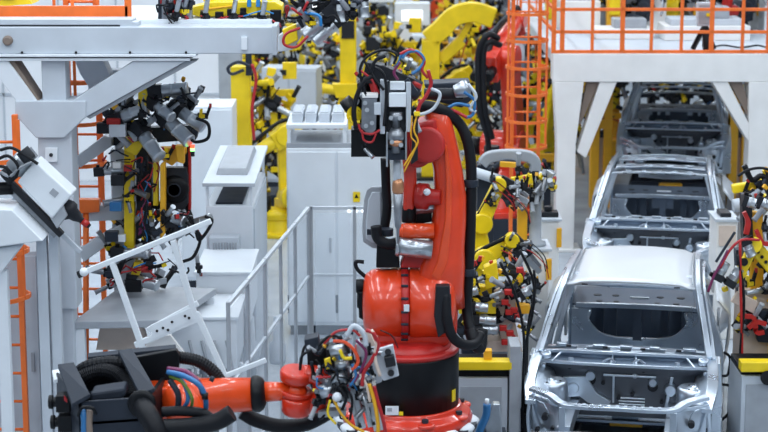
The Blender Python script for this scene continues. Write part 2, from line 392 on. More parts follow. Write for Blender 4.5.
    for yy in (1.15, 1.75):
        m = MB(B); m.beam([(-.59, yy, 1.56), (0, yy, 1.585), (.59, yy, 1.56)], .12 if roof else .2, .02)
        if not roof:
            for x in (-.4, -.15, .12, .38): m.box((x, yy, 1.595), (.12, .1, .012))
        m.build('roof_bow', root, .004)
    if roof:
        m = MB('roof_steel'); rows = []
        for i in range(13):
            t = i / 12; yy = .74 + 1.75 * t; hw = .645 - .03 * math.sin(t * 3) * 1 - (.015 if t > .9 else 0)
            zc = 1.575 + .05 * math.sin(math.pi * (.12 + .7 * t)) - .08 * max(0, t - .55) ** 1.4
            row = []
            for j in range(17):
                u = -1 + j / 8
                z = zc - .035 * u * u - (.02 if abs(u) > .97 else 0) - (.02 if abs(abs(u) - .87) < .02 else 0)
                row.append((u * hw, yy - .035 * (1 - u * u) * (1 - t) + .04 * (1 - u * u) * t, z))
            rows.append(row)
        m.sheet(rows, .012); m.build('roof_panel', root)
        m = MB('alu')
        for s in (-1, 1): m.tube([(s * .60, .78, 1.575), (s * .585, 1.5, 1.605), (s * .575, 2.4, 1.555)], .008, 6)
        m.build('roof_seam', root)
    return root
def place(o, x, y, rz=LINE): o.location = (x, y, 0); rotz(o, rz); return o
A1 = G(625, 351, 1.08)     # centre of the nearest cowl
AX = A1.copy(); AX.z = 0
car = make_car('silver car body on the line, nearest one shown whole, with its smooth roof panel on')
place(car, AX.x, AX.y)
PIT = 6.6
car_b = make_car('open silver car body without roof skin, second back along the line', roof=False)
q = AX + LD * PIT; place(car_b, q.x, q.y)
q = AX + LD * PIT * 2; q.z = .32; again(car_b, q, LINE, 'car body in shade beneath the white platform, farthest along the line')
q = AX - LD * (PIT + .12); again(car, q, LINE, 'car body cut off by the bottom of the photo, only its roof top showing')
# skids and conveyor
def make_skid(label):
    r_ = thing('conveyor_skid', label, 'skid')
    for s in (-1, 1):
        m = MB('slate'); m.lim((s * .55 - .05, -1.2, .09), (s * .55 + .05, 3.8, .17)); m.build('runner', r_, .01)
    for yy in (-.8, .6, 2.0, 3.2):
        m = MB('slate'); m.lim((-.62, yy - .05, .17), (.62, yy + .05, .24))
        m.use('amber'); m.lim((-.16, yy - .09, .17), (.16, yy - .05, .235)); m.build('cross_member', r_, .008)
    m = MB('amber')
    for s in (-1, 1): m.cyl((s * .1, -1.0, .17), (s * .1, -1.0, .24), .03, n=10)
    m.lim((-.18, -1.06, .15), (.18, -.94, .24)); m.build('locating_pin', r_)
    return r_
for i, (k, lb) in enumerate(((0, 'dark steel skid carrying the nearest whole car body'), (1, 'dark steel skid under the roofless car body'), (2, 'dark steel skid under the shaded farthest car body'), (-1.018, 'dark steel skid under the cut off car body at the bottom'))):
    q = AX + LD * PIT * k
    if k == 2: q.z = .32
    if i == 0: skid = make_skid(lb); place(skid, q.x, q.y)
    else: again(skid, q, LINE, lb)
m = MB('grey')
q0 = AX - LD * 9; q1 = AX + LD * 26
for s in (-.55, .55): m.bar(q0 + LX * s + Vector((0, 0, .05)), q1 + LX * s + Vector((0, 0, .05)), .16, .09)
tag(m.build('conveyor_track'), 'grey twin conveyor track running under the row of car bodies', 'conveyor')

q = AX + LD * (PIT * 2 + 1.2)
lt = thing('lift_table', 'dark lift table raising the farthest car body above the track', 'lift', tuple(q))
m = MB('slate').lim((-.7, -1.6, .1), (.7, 1.6, .2)); m.build('base', lt, .01, world=False); m = MB('slate').lim((-.7, -1.6, .33), (.7, 1.6, .4)); m.build('top', lt, .01, world=False)
for s_ in (-1, 1): MB('grey').lim((-.5, s_ * 1.2 - .08, .2), (.5, s_ * 1.2 + .08, .33)).build('scissor_block', lt, world=False)
rotz(lt, LINE)

# ================================================================ GENERIC ROBOTS AND JIGS
rnd = random.Random(7)
def make_robot(name, label, c='yellow', a1=0, a2=10, a3=-10, gun=True, s=1.0, cat='robot', group=None):
    root = thing(name, label, cat, (0, 0, 0), group)
    h = Vector((math.cos(R(a1)), math.sin(R(a1)), 0)); z = Vector((0, 0, 1)); n = h.cross(z)
    k = s
    m = MB(c); m.lathe((0, 0, 0), z, [(0, .42 * k), (.07 * k, .42 * k), (.1 * k, .3 * k), (.34 * k, .28 * k)], 20)
    for i in range(4): a = math.pi / 4 + i * math.pi / 2; m.box((math.cos(a) * .36 * k, math.sin(a) * .36 * k, .05 * k), (.16 * k, .16 * k, .1 * k))
    m.build('base', root, .01)
    Sx = h * .3 * k + z * .72 * k
    m = MB(c); m.lathe((0, 0, .34 * k), z, [(0, .3 * k), (.12 * k, .32 * k), (.2 * k, .26 * k)], 20)
    m.bar(Sx - n * .22 * k - h * .1 * k - z * .2 * k, Sx + n * .18 * k - h * .1 * k - z * .2 * k, .34 * k, .4 * k)
    m.cyl(Sx - n * .26 * k, Sx + n * .2 * k, .2 * k)
    m.build('turret', root, .02)
    m = MB('black'); m.cyl(Sx - n * .26 * k, Sx - n * .46 * k, .11 * k); m.cyl(-h * .25 * k + z * .5 * k, -h * .25 * k + z * .82 * k, .09 * k); m.build('drive_motor', root)
    u = h * math.sin(R(a2)) + z * math.cos(R(a2)); e = Sx + u * 1.1 * k + n * .05 * k
    m = MB(c); q = u.cross(n)
    P0 = Sx + n * .1 * k
    m.prism([P0 + n * .1 * k + a for a in (-q * .19 * k - u * .05 * k, q * .19 * k - u * .05 * k, q * .17 * k + u * .4 * k, q * .13 * k + u * 1.1 * k, -q * .13 * k + u * 1.1 * k, -q * .15 * k + u * .5 * k)], -n * .17 * k)
    m.cyl(P0 + n * .12 * k, P0 - n * .08 * k, .21 * k); m.cyl(P0 + n * .12 * k + u * 1.1 * k, P0 - n * .1 * k + u * 1.1 * k, .16 * k)
    m.build('lower_arm', root, .02)
    f = h * math.cos(R(a3)) + z * math.sin(R(a3)); fq = f.cross(n)
    e = P0 + u * 1.1 * k - n * .18 * k
    m = MB(c); m.cyl(e + n * .12 * k, e - n * .16 * k, .19 * k); m.bar(e - f * .3 * k, e + f * .25 * k, .26 * k, .32 * k)
    m.cyl(e + f * .2 * k, e + f * 1.05 * k, .13 * k, .085 * k)
    m.build('forearm', root, .02)
    m = MB('black'); [m.cyl(e - f * .3 * k + n * x * k, e - f * .5 * k + n * x * k, .055 * k, n=12) for x in (-.08, .08)]
    m.build('wrist_motor', root)
    wv = e + f * 1.05 * k
    m = MB(c); m.cyl(wv - n * .1 * k, wv + n * .1 * k, .1 * k); wd = (f * .5 - z * .85).normalized(); m.cyl(wv, wv + wd * .2 * k, .075 * k)
    m.build('wrist', root, .01)
    m = MB('rubber'); m.tube([-h * .3 * k + z * .3 * k, -h * .4 * k + z * .9 * k, e - f * .55 * k + z * .12 * k - u * .3 * k, e + z * .26 * k, e + f * .6 * k + z * .22 * k, wv + z * .14 * k, wv + wd * .25 * k + f * .1 * k], .035 * k, 7, 5)
    m.build('hose', root)
    if gun:
        g = wv + wd * .2 * k
        m = MB('alu'); m.bar(g, g + wd * .12 * k, .16 * k, .2 * k); m.use('dark').bar(g + wd * .12 * k, g + wd * .3 * k + f * .05 * k, .13 * k, .2 * k)
        m.use('steel').bar(g + wd * .25 * k + f * .1 * k, g + wd * .7 * k + f * .14 * k, .05 * k, .07 * k); m.bar(g + wd * .25 * k - f * .12 * k, g + wd * .7 * k - f * .02 * k, .05 * k, .07 * k)
        m.use('copper').cyl(g + wd * .7 * k + f * .16 * k, g + wd * .7 * k + f * .02 * k, .02 * k, n=8)
        m.use('white').cyl(g + wd * .1 * k - f * .05 * k, g + wd * .35 * k - f * .2 * k, .06 * k, n=12)
        m.build('welding_gun', root, .004)
    return root
CC = ['rubber', 'cable_red', 'rubber', 'slate', 'rubber', 'cable_red', 'blue', 'rubber', 'slate', 'magenta']
CLP_A = [('yellow', 'steel', 'black', 'deep_red'), ('yellow', 'yellow', 'dark', 'slate'), ('yellow', 'grey', 'dark', 'deep_red'), ('dark', 'alu', 'black', 'yellow'), ('yellow', 'dark', 'yellow', 'black'), ('slate', 'steel', 'dark', 'amber')]
CLP_B = [('slate', 'steel', 'black', 'dark'), ('dark', 'grey', 'black', 'yellow'), ('grey', 'steel', 'black', 'slate'), ('yellow', 'steel', 'dark', 'deep_red'), ('slate', 'grey', 'dark', 'amber'), ('dark', 'alu', 'black', 'deep_red')]
CLP = CLP_A
def clamp(parent, p, d, s=1.0, cols=None, name='clamp'):
    """pneumatic clamp: cylinder, body, arm, tip, bracket"""
    p = Vector(p); d = Vector(d).normalized(); x, y = MB().frame(d)
    c = cols or rnd.choice(CLP)
    m = MB(c[0]); m.bar(p - x * .07 * s - d * .02 * s, p + x * .05 * s - d * .02 * s, .1 * s, .06 * s)
    m.bar(p - y * .06 * s, p + y * .12 * s, .05 * s, .09 * s)
    m.use(c[1]).cyl(p + d * .05 * s, p + d * .27 * s, .038 * s, n=12); m.cyl(p + d * .27 * s, p + d * .285 * s, .045 * s, n=12)
    m.use(c[2]).bar(p - d * .12 * s, p + d * .06 * s, .07 * s, .1 * s); m.bar(p - d * .1 * s, p - d * .16 * s + y * .18 * s, .035 * s, .05 * s)
    m.use(c[3]).bar(p - d * .16 * s + y * .15 * s, p - d * .16 * s + y * .22 * s, .045 * s, .055 * s)
    return m.build(name, parent, .003 * s)
def cables(parent, lo, hi, n, r_=.012, name='cable', sag=.15, rr=None, cols=None):
    g = rr or rnd
    lo = Vector(lo); hi = Vector(hi)
    groups = {}
    for i in range(n):
        c = g.choice(cols or CC)
        rp = lambda: Vector([g.uniform(lo[k], hi[k]) for k in range(3)])
        a = rp(); b = a.lerp(rp(), .6); mid = (a + b) / 2 + Vector((g.uniform(-sag, sag), g.uniform(-sag, sag) * .6, g.uniform(-sag, sag)))
        m2 = a.lerp(mid, .5) + Vector((g.uniform(-sag, sag) * .5, 0, g.uniform(-sag, sag) * .5))
        MB(c).tube([a, m2, mid, b], r_ * g.uniform(.7, 1.4), 6, 5).build(name, parent)
def make_jig(name, label, w=1.2, d=.8, h=1.9, nc=12, seed=1, c='yellow', cat='jig', group=None, cab=8, z0=.0):
    """welding jig: base frame, uprights, cross plates, clamps, cables"""
    g = random.Random(seed); global rnd; keep = rnd; rnd = g
    root = thing(name, label, cat, (0, 0, 0), group)
    m = MB(g.choice(['slate', 'grey', c, c])); m.lim((-w / 2, -d / 2, z0), (w / 2, d / 2, z0 + .3)); m.lim((-w / 2 - .06, -d / 2 - .06, z0 + .3), (w / 2 + .06, d / 2 + .06, z0 + .36)); m.build('base_frame', root, .01)
    xs = [-w * .38, g.uniform(-.1, .1) * w, w * .38]
    for x in xs:
        hh = h * g.uniform(.75, 1.0); m = MB(c); m.lim((x - .07, -.08, z0 + .36), (x + .07, .08, z0 + hh))
        m.lim((x - .12, -.13, z0 + .36), (x + .12, .13, z0 + .4)); m.bar((x, -.3, z0 + .4), (x, -.05, z0 + .9), .05, .05); m.build('upright', root, .008)
    for i in range(3):
        zz = z0 + h * (.35 + .28 * i) * g.uniform(.9, 1.05); m = MB(g.choice([c, c, 'amber', 'light_grey']))
        m.lim((-w * .5, -.16, zz - .06), (w * .5, -.08, zz + .06)); m.lim((-w * .3, -.3, zz + .0), (-w * .1, -.08, zz + .05)); m.lim((w * .12, -.34, zz - .1), (w * .2, -.08, zz + .1))
        m.build('cross_plate', root, .006)
    for i in range(12):
        x, zz = g.uniform(-w * .45, w * .45), z0 + h * g.uniform(.25, 1.0); m = MB(g.choice([c, c, c, 'dark'])); m.box((x, -.25 + g.uniform(-.1, .1), zz), (g.uniform(.1, .35), .12, g.uniform(.06, .3)), Matrix.Rotation(R(g.choice([0, 0, 0, 12])), 3, 'Y')); m.build('plate', root, .006)
    for i in range(nc):
        p = (g.uniform(-w * .5, w * .5), g.uniform(-.42, -.14), z0 + h * g.uniform(.28, 1.0))
        dd = (g.uniform(-1, 1), g.uniform(-.8, .2), g.uniform(-1, 1)); clamp(root, p, dd, g.uniform(.9, 1.5))
    for i in range(2):
        m = MB(g.choice(['white', 'warm_white', 'dark', 'slate'])); p = Vector((g.uniform(-w * .4, w * .4), -.2, z0 + h * g.uniform(.4, .9))); m.box(p, (.22, .14, .28)); m.use('sky_blue').box(p + Vector((0, -.08, .05)), (.08, .02, .04)); m.build('valve_box', root, .01)
    cables(root, (-w * .5, -.5, z0 + .4), (w * .5, -.1, z0 + h), cab, .013, rr=g)
    rnd = keep
    return root
def cage_ladder(label, p, z0, z1, c='orange', wd=.5, rad=.36, step=.3, hoop=.75, r_=.02, rz=0, group=None):
    root = thing('caged_ladder', label, 'ladder', (p[0], p[1], z0), group)
    for s in (-1, 1):
        MB(c).lim((s * wd / 2 - .025, -.03, 0), (s * wd / 2 + .025, .03, z1 - z0)).build('rail', root, .005, world=False)
    n = int((z1 - z0) / step)
    for i in range(n): MB(c).cyl((-wd / 2, 0, .2 + i * step), (wd / 2, 0, .2 + i * step), .014, n=8).build('rung', root, world=False)
    k = int((z1 - z0 - 1.8) / hoop)
    arc = [Vector((-wd / 2, 0, 0))] + [Vector((-math.cos(t) * rad, -.15 - math.sin(t) * rad * 1.3, 0)) for t in [R(a) for a in range(0, 181, 22)]] + [Vector((wd / 2, 0, 0))]
    for i in range(k + 1):
        zz = 1.8 + i * hoop; m = MB(c); m.beam([a + Vector((0, 0, zz)) for a in arc], .012, .04, k=2); m.build('hoop', root, world=False)
    for a in (2, 5, 8):
        q = arc[a if a < len(arc) else -2]; MB(c).lim((q.x - .015, q.y - .006, 1.8), (q.x + .015, q.y + .006, z1 - z0)).build('cage_bar', root, world=False)
    rotz(root, rz); return root
def cabinet(name, label, lo, hi, c='white', cat='cabinet', doors=2, group=None, plinth=True, rz=0):
    lo = Vector(lo); hi = Vector(hi); w_ = hi - lo
    root = thing(name, label, cat, (lo.x + w_.x / 2, lo.y + w_.y / 2, lo.z), group)
    b = MB(c); b.lim((-w_.x / 2, -w_.y / 2, .12 if plinth else 0), (w_.x / 2, w_.y / 2, w_.z)); b.build('housing', root, .012, world=False)
    if plinth: MB('slate').lim((-w_.x / 2 + .03, -w_.y / 2 + .03, 0), (w_.x / 2 - .03, w_.y / 2 - .03, .12)).build('plinth', root, world=False)
    for i in range(doors):
        dw = w_.x / doors; x0 = -w_.x / 2 + i * dw
        dr = MB(c).lim((x0 + .015, -w_.y / 2 - .022, .17), (x0 + dw - .015, -w_.y / 2, w_.z - .04)).build('door', root, .006, world=False)
        m = MB('grey'); m.lim((x0 + dw - .09, -w_.y / 2 - .045, w_.z * .45), (x0 + dw - .06, -w_.y / 2 - .02, w_.z * .45 + .18)); m.build('handle', dr, world=False)
    rotz(root, rz); return root

CLP = CLP_B
# ================================================================ LEFT STEEL GANTRY (about 17 m out)
YG = 17.0
g = thing('steel_gantry', 'pale grey steel gantry with long beam, column and braces at left', 'gantry', tuple(GX(52, YG)))
m = MB('light_grey'); m.pp([(-60, 27), (274, 27), (274, 54), (-60, 54)], YG, .35); m.build('beam', g, .01)
m = MB('light_grey'); m.pp([(272, 26), (277, 26), (277, 55), (272, 55)], YG - .02, .4); m.build('end_plate', g, .006)
m = MB('white'); m.pp([(-60, 54.5), (196, 54.5), (196, 57), (-60, 57)], YG - .04, .4); m.pp([(-60, 58.2), (190, 58.2), (190, 61), (-60, 61)], YG - .02, .36); m.build('lower_flange', g, .004)
for x in (22, 76, 130, 186):
    MB('dark').cyl(V(x, 52.5, YG - .03), V(x, 52.5, YG + .02), .012, n=8).build('bolt', g)
m = MB('light_grey'); m.pp([(-60, 19.5), (132, 19.5), (132, 25), (-60, 25)], YG + .05, .3); m.use('dark').pp([(-60, 25.2), (120, 25.2), (120, 27), (-60, 27)], YG + .04, .2)
m.use('light_grey').pp([(120, 22), (138, 22), (138, 28), (120, 28)], YG + .05, .2); m.build('top_rail', g, .004)
m = MB('light_grey')
c0 = V(41, 60, YG + .05); c1 = V(65, 60, YG + .05); m.lim((c0.x, YG + .05, 0), (c1.x, YG + .3, c0.z)); m.build('column', g, .01)
m = MB('light_grey'); c0 = V(37, 120, YG + .02); c1 = V(71, 130, YG); m.lim((c0.x, YG + .02, 1.6), (c1.x, YG + .34, c0.z)); m.build('column_sleeve', g, .01)
m = MB('light_grey'); m.pp([(15, 101), (86, 101), (86, 117), (64, 138), (36, 138), (15, 115)], YG - .02, .38); m.build('gusset_plate', g, .008)
m = MB('white'); m.pp([(-14, 61), (8, 61), (37, 101), (16, 101)], YG, .34); m.use('brown').pp([(8, 61), (14, 61), (40, 101), (37, 101)], YG + .03, .28); m.build('brace', g, .006)
m = MB('light_grey'); m.pp([(134, 61), (186, 61), (86, 117), (72, 101)], YG, .3); m.use('grey').pp([(186, 61), (197, 61), (90, 119), (86, 117)], YG + .04, .22); m.build('brace', g, .006)
m = MB('white'); m.pp([(45, 148), (57, 148), (57, 162), (45, 162)], YG - .01, .03); m.use('dark').cyl(V(51, 155, YG - .02), V(51, 155, YG), .018, n=12); m.build('cover_plate', g, .003)
m = MB('white'); m.pp([(241, 37), (247, 37), (247, 50), (241, 50)], YG - .03, .03); m.build('lamp_bracket', g, .004)
m = MB('brown'); m.lathe(V(7, 41, YG - .05), (0, 1, 0), [(0, .03), (.02, .045), (.05, .045)], 16); m.build('junction_box', g)
# second, rear portal of the same gantry
m = MB('light_grey'); m.pp([(74, 59), (102, 59), (110, 75), (100, 92), (92, 92), (80, 74)], YG + 1.2, .25); m.pp([(88, 70), (128, 70), (128, 96), (88, 96)], YG + 1.5, .2); m.build('rear_brace', g, .008)
c0 = V(60, 250, YG + .5); c1 = V(72, 250, YG + .5)
m = MB('white'); m.lim((c0.x, YG + .4, 0), (c1.x, YG + .6, V(0, 150, YG + .4).z)); m.build('rear_post', g, .008)
# deck of the gantry with orange guard rail
dk = V(0, 20, YG + .3)
m = MB('white'); m.lim((-6.2, YG + .35, dk.z - .12), (V(272, 20, YG + .4).x, YG + 1.9, dk.z)); m.build('deck', g, .006)
r_ = thing('guard_rail', 'orange guard rail standing on the deck of the left gantry', 'railing', (V(60, 20, YG + .4).x, YG + .4, dk.z))
m = MB('orange'); m.pp([(-60, 6), (128, 6), (128, 19), (-60, 19)], YG + .42, .04); m.build('kick_board', r_, .004)
for x in (128, -20): m = MB('orange'); a = V(x, 19, YG + .42); m.lim((a.x - .03, a.y, dk.z), (a.x + .03, a.y + .05, dk.z + 1.1)); m.build('post', r_, .004)
m = MB('orange'); a = V(128, 19, YG + .42); m.lim((-5, a.y, dk.z + 1.05), (a.x, a.y + .05, dk.z + 1.1)); m.lim((-5, a.y, dk.z + .55), (a.x, a.y + .04, dk.z + .59)); m.build('rail', r_, .004)
m = MB('yellow'); m.pp([(-20, -10), (24, -10), (32, 4), (-20, 8)], YG + 1.4, .4); m.use('black').pp([(2, -6), (14, -6), (14, 0), (2, 0)], YG + 1.36, .05); m.lim((V(-20, 0, YG + 1.5).x, YG + 1.4, dk.z), (V(-8, 0, YG + 1.5).x, YG + 1.7, dk.z + .3))
tag(m.build('machine_cover'), 'yellow machine cover at the top left corner above the orange rail', 'machine')

# orange caged ladders
for lb, px, Y, z1, wd in (('orange caged ladder behind the brace of the left gantry', 93, 19.2, 4.6, .3), ('orange caged ladder at the left edge of the photo', 9, 16.95, 3.42, .36)):
    p = GX(px, Y); cage_ladder(lb, (p.x, p.y), 0, z1, wd=wd, rad=.24 if wd == .3 else .3, step=.27, hoop=.42, rz=R(0))
m = MB('orange'); m.pp([(73, 200), (99, 200), (99, 212), (73, 214)], 18.3, .12); m.cyl(V(86, 212, 18.35), GX(86, 18.35), .03, n=10)
tag(m.build('stop_bracket'), 'orange steel bracket between the column and the clamp fixture', 'bracket')
# grey cabinet panels lower left
p = GX(28, 17.5); z = V(28, 262, 17.3).z
cabinet('control_cabinet', 'tall pale grey cabinet behind the ladder in the lower left corner', (V(-30, 400, 17.3).x, 17.3, 0), (V(43, 400, 17.3).x, 17.9, z + .1), 'light_grey', doors=2)
m = MB('light_grey'); a = V(50, 300, 16.85); m.lim((a.x - .06, 16.75, 0), (a.x + .06, 16.95, V(0, 240, 16.85).z)); 
tag(m.build('cable_duct', None, .006), 'pale grey vertical cable duct in front of the gantry column', 'duct')
# white hopper at left edge
m = MB('white'); m.prism([V(-30, 208, 15.6), V(12, 210, 15.6), V(43, 241, 15.6), V(-30, 251, 15.6)], (0, .5, 0)); m.prism([V(-30, 252, 15.7), V(22, 245, 15.7), V(-2, 277, 15.7), V(-30, 277, 15.7)], (0, .35, 0))
a = V(2, 270, 15.8); m.lim((a.x - .05, 15.75, 0), (a.x + .05, 15.85, a.z))
tag(m.build('chute', None, .01), 'white folded sheet chute at the left edge below the spindle', 'chute')

# tilted spindle unit
YS = 15.8
sp_ = thing('spindle_unit', 'tilted white spindle unit with dark nose in front of the gantry column', 'spindle', tuple(V(40, 190, YS)))
m = MB('white'); m.pp([(35, 161), (72, 195), (52, 219), (17, 182)], YS, .3); m.build('housing', sp_, .015)
m = MB('grey'); m.pp([(53, 188), (59, 193), (55, 198), (49, 193)], YS - .004, .01); m.build('name_plate', sp_)
m = MB('dark'); a = V(62, 205, YS + .15); b = V(71, 212, YS + .15); dd = (b - a).normalized(); m.lathe(a, dd, [(0, .07), (.06, .09), (.1, .085), (.12, .06), (.16, .05), (.2, .03), (.3, .02)], 20)
m.use('deep_red').lathe(a + dd * .22, dd, [(0, .03), (.06, .03)], 12); m.build('nose', sp_)
m = MB('grey'); m.pp([(50, 218), (62, 205), (67, 216), (57, 229)], YS + .02, .24); m.build('bracket', sp_, .008)
m = MB('dark'); m.bar(V(8, 180, YS + .1), V(62, 235, YS + .1), .08, .05); m.use('steel').bar(V(6, 186, YS + .12), V(56, 236, YS + .12), .05, .04); m.build('linear_rail', sp_, .004)
m = MB('alu'); m.cyl(V(26, 158, YS + .1), V(14, 170, YS + .1), .09); m.use('dark').cyl(V(14, 170, YS + .1), V(5, 178, YS + .1), .07); m.use('steel').bar(V(34, 152, YS + .1), V(16, 166, YS + .1), .08, .1); m.use('dark').cyl(V(22, 150, YS), V(30, 160, YS), .06); m.build('joint', sp_, .004)
m = MB('black'); m.cyl(V(-30, 190, YS + .1), V(13, 188, YS + .1), .055); m.build('support_arm', sp_)
for pts, c in (([(0, 150), (12, 148), (26, 156), (38, 164)], 'rubber'), ([(-4, 160), (8, 156), (18, 166), (16, 178)], 'rubber'), ([(0, 172), (10, 176), (20, 168), (32, 162)], 'steel'), ([(-4, 166), (6, 168), (10, 178)], 'rubber')):
    MB(c).tube([V(x, y, YS - .05) for x, y in pts], .014, 8).build('cable', sp_)
m = MB('light_grey'); m.bar(V(14, 196, YS + .3), V(60, 232, YS + .3), .1, .06); m.bar(V(60, 232, YS + .3), V(81, 252, YS + .3), .04, .04); a = V(60, 232, YS + .3); m.lim((a.x - .09, YS + .25, 0), (a.x - .01, YS + .35, a.z)); a = V(42, 222, YS + .3); m.lim((a.x - .05, YS + .25, 0), (a.x + .04, YS + .35, a.z))
m.build('stand', sp_, .006)

# ---------------------------------------------------------------- big yellow and black clamp fixture
YF = 18.2
fx = thing('clamp_fixture', 'tall clamp fixture with yellow bars, grey servo motors and black ring flange', 'fixture', tuple(V(150, 290, YF)))
for pts, c, y in (([(124, 140), (134, 140), (134, 250), (124, 250)], 'yellow', 0), ([(153, 163), (158, 163), (158, 206), (153, 206)], 'yellow', -.05), ([(160, 165), (165, 161), (165, 234), (160, 240)], 'amber', -.15), ([(124, 138), (142, 138), (142, 147), (136, 156), (124, 150)], 'yellow', -.05),
                  ([(175, 146), (184, 146), (184, 164), (177, 162)], 'amber', -.05), ([(134, 262), (143, 262), (138, 280), (130, 278)], 'yellow', -.1), ([(138, 88), (144, 86), (152, 100), (146, 110), (138, 106)], 'yellow', -.1), ([(158, 148), (186, 148), (186, 154), (172, 166), (158, 158)], 'amber', .05)):
    MB(c).pp(pts, YF + y, .12).build('bar', fx, .008)
m = MB('dark'); m.pp([(165, 168), (186, 168), (188, 176), (188, 204), (183, 210), (168, 210), (165, 200)], YF + .05, .12); m.build('flange_plate', fx, .01)
m = MB('black'); m.lathe(V(174, 190, YF + .02), (0, 1, 0), [(0, .055), (0, .11), (.03, .14), (.12, .14)], 28); m.use('slate').lathe(V(174, 190, YF + .0), (0, 1, 0), [(-.01, .056), (-.02, .062), (-.01, .07)], 20); m.build('ring_flange', fx)
m = MB('slate'); m.pp([(136, 146), (152, 146), (152, 235), (136, 240)], YF + .12, .2); m.pp([(110, 130), (200, 125), (196, 140), (112, 146)], YF + .3, .15); m.pp([(183, 140), (190, 140), (190, 235), (183, 235)], YF + .2, .14); m.use('deep_red').pp([(188, 146), (191, 146), (191, 210), (188, 210)], YF + .12, .06); m.build('frame', fx, .01)
def servo(par, a, b, Y, r_, c='alu', dy=0):
    a = V(*a, Y); b = V(*b, Y + dy); d = (b - a).normalized(); L_ = (b - a).length
    m = MB('dark'); x, y = m.frame(d); m.bar(a, a + d * L_ * .35, r_ * 2.1); m.use(c).lathe(a + d * L_ * .3, d, [(0, r_), (L_ * .25, r_), (L_ * .26, r_ * 1.08), (L_ * .3, r_ * 1.08), (L_ * .31, r_), (L_ * .62, r_), (L_ * .66, r_ * 1.1), (L_ * .7, r_ * .9)], 18)
    m.use('black').bar(a + d * L_ * .15 + y * r_, a + d * L_ * .15 + y * r_ * 1.7, r_ * .8); m.build('servo_motor', par, .004)
for a, b, r_, dy in (((148, 92), (188, 88), .06, 0), ((108, 122), (148, 108), .06, 0), ((136, 124), (160, 158), .07, -.2), ((160, 112), (190, 142), .07, -.2), ((170, 104), (204, 128), .06, -.1), ((150, 100), (172, 118), .055, -.2),
                     ((94, 172), (124, 170), .04, 0), ((112, 252), (150, 254), .05, -.1), ((128, 278), (158, 286), .055, -.1), ((190, 226), (211, 218), .05, -.1), ((158, 214), (184, 222), .05, -.1), ((168, 240), (190, 226), .05, 0)):
    servo(fx, a, b, YF - .05, r_, dy=dy)
g_ = random.Random(3); keep = rnd; rnd = g_
for i in range(46):
    x = g_.uniform(104, 204); y = g_.uniform(92, 290)
    if x > 165 and 165 < y < 214: continue
    if x < 118 and 140 < y < 240: x += 14
    clamp(fx, V(x, y, YF - .1 + g_.uniform(-.12, .3)), (g_.uniform(-1, 1), g_.uniform(-.7, .2), g_.uniform(-1, 1)), g_.uniform(.45, .95))
rnd = keep
for (x0, y0, x1, y1, n) in ((100, 150, 150, 180, 10), (134, 150, 160, 250, 18), (160, 205, 205, 245, 16), (105, 240, 190, 290, 14), (110, 90, 200, 150, 12)):
    a = V(x0, y1, YF - .25); b = V(x1, y0, YF + .05); cables(fx, (min(a.x, b.x), YF - .2, a.z), (max(a.x, b.x), YF - .0, b.z), n, .007, rr=g_, sag=.07)
for pts in ([(196, 118), (208, 124), (208, 138), (196, 142), (190, 138)], [(186, 222), (200, 236), (194, 256), (182, 262)], [(205, 216), (212, 222), (200, 240), (196, 232)]):
    MB('rubber').tube([V(x, y, YF - .25) for x, y in pts], .016, 8).build('cable', fx)
for x, y, c, s_ in ((114, 123, 'deep_red', .1), (118, 130, 'white', .12), (104, 128, 'dark', .1), (116, 206, 'sky_blue', .09), (117, 165, 'warm_white', .06), (118, 180, 'dark', .1), (128, 168, 'deep_red', .06), (112, 236, 'slate', .1), (172, 222, 'dark', .1), (147, 268, 'deep_red', .08), (134, 285, 'black', .12), (121, 238, 'white', .07)):
    MB(c).box(V(x, y, YF - .1), (s_ * 1.3, s_, s_)).build('valve_block', fx, .006)
m = MB('signal_green'); a = V(192.5, 148, YF - .2); m.cyl(a - Vector((0, 0, .03)), a, .022, n=12); m.use('signal_red').cyl(a, a + Vector((0, 0, .03)), .022, n=12); m.use('dark').cyl(a - Vector((0, 0, .08)), a - Vector((0, 0, .03)), .02, n=12); m.build('signal_light', fx)
m = MB('light_grey'); m.pp([(72, 160), (104, 136), (112, 138), (112, 146), (80, 168)], YF + .2, .15); m.pp([(72, 208), (112, 205), (126, 211), (126, 220), (72, 222)], YF + .15, .2); m.pp([(76, 250), (120, 225), (126, 232), (84, 262)], YF + .1, .15); m.pp([(112, 180), (124, 176), (124, 232), (112, 234)], YF + .2, .2); m.build('arm', fx, .008)
a = V(126, 240, YF + .4); m = MB('light_grey'); m.lim((a.x - .12, YF + .3, 0), (a.x + .12, YF + .5, V(0, 150, YF + .3).z)); m.build('post', fx, .01)
m = MB('light_grey'); m.pp([(71, 166), (77, 166), (77, 198), (71, 198)], YG + .36, .1); m.use('dark').cyl(V(74, 172, YG + .34), V(74, 172, YG + .38), .01, n=8); m.cyl(V(74, 190, YG + .34), V(74, 190, YG + .38), .01, n=8); m.build('side_plate', g, .004)

# grey slab table under the fixture
st = thing('slab_table', 'grey topped machine table under the clamp fixture', 'table', tuple(GX(130, 17.6)))
zt = 1.45
A = G(72, 322, zt); B = G(168, 320, zt); C = G(216, 288, zt); D = G(122, 285, zt)
MB('grey').prism([A, B, C, D], (0, 0, -.07)).build('slab', st, .006)
for q in (A, B, C, D):
    q = q.lerp((A + C) / 2, .1); MB('white').lim((q.x - .05, q.y - .05, 0), (q.x + .05, q.y + .05, zt - .07)).build('leg', st, .006)
m = MB('beige'); m.pp([(100, 325), (142, 325), (150, 350), (96, 350)], 17.7, .1); m.build('apron_panel', st, .006)
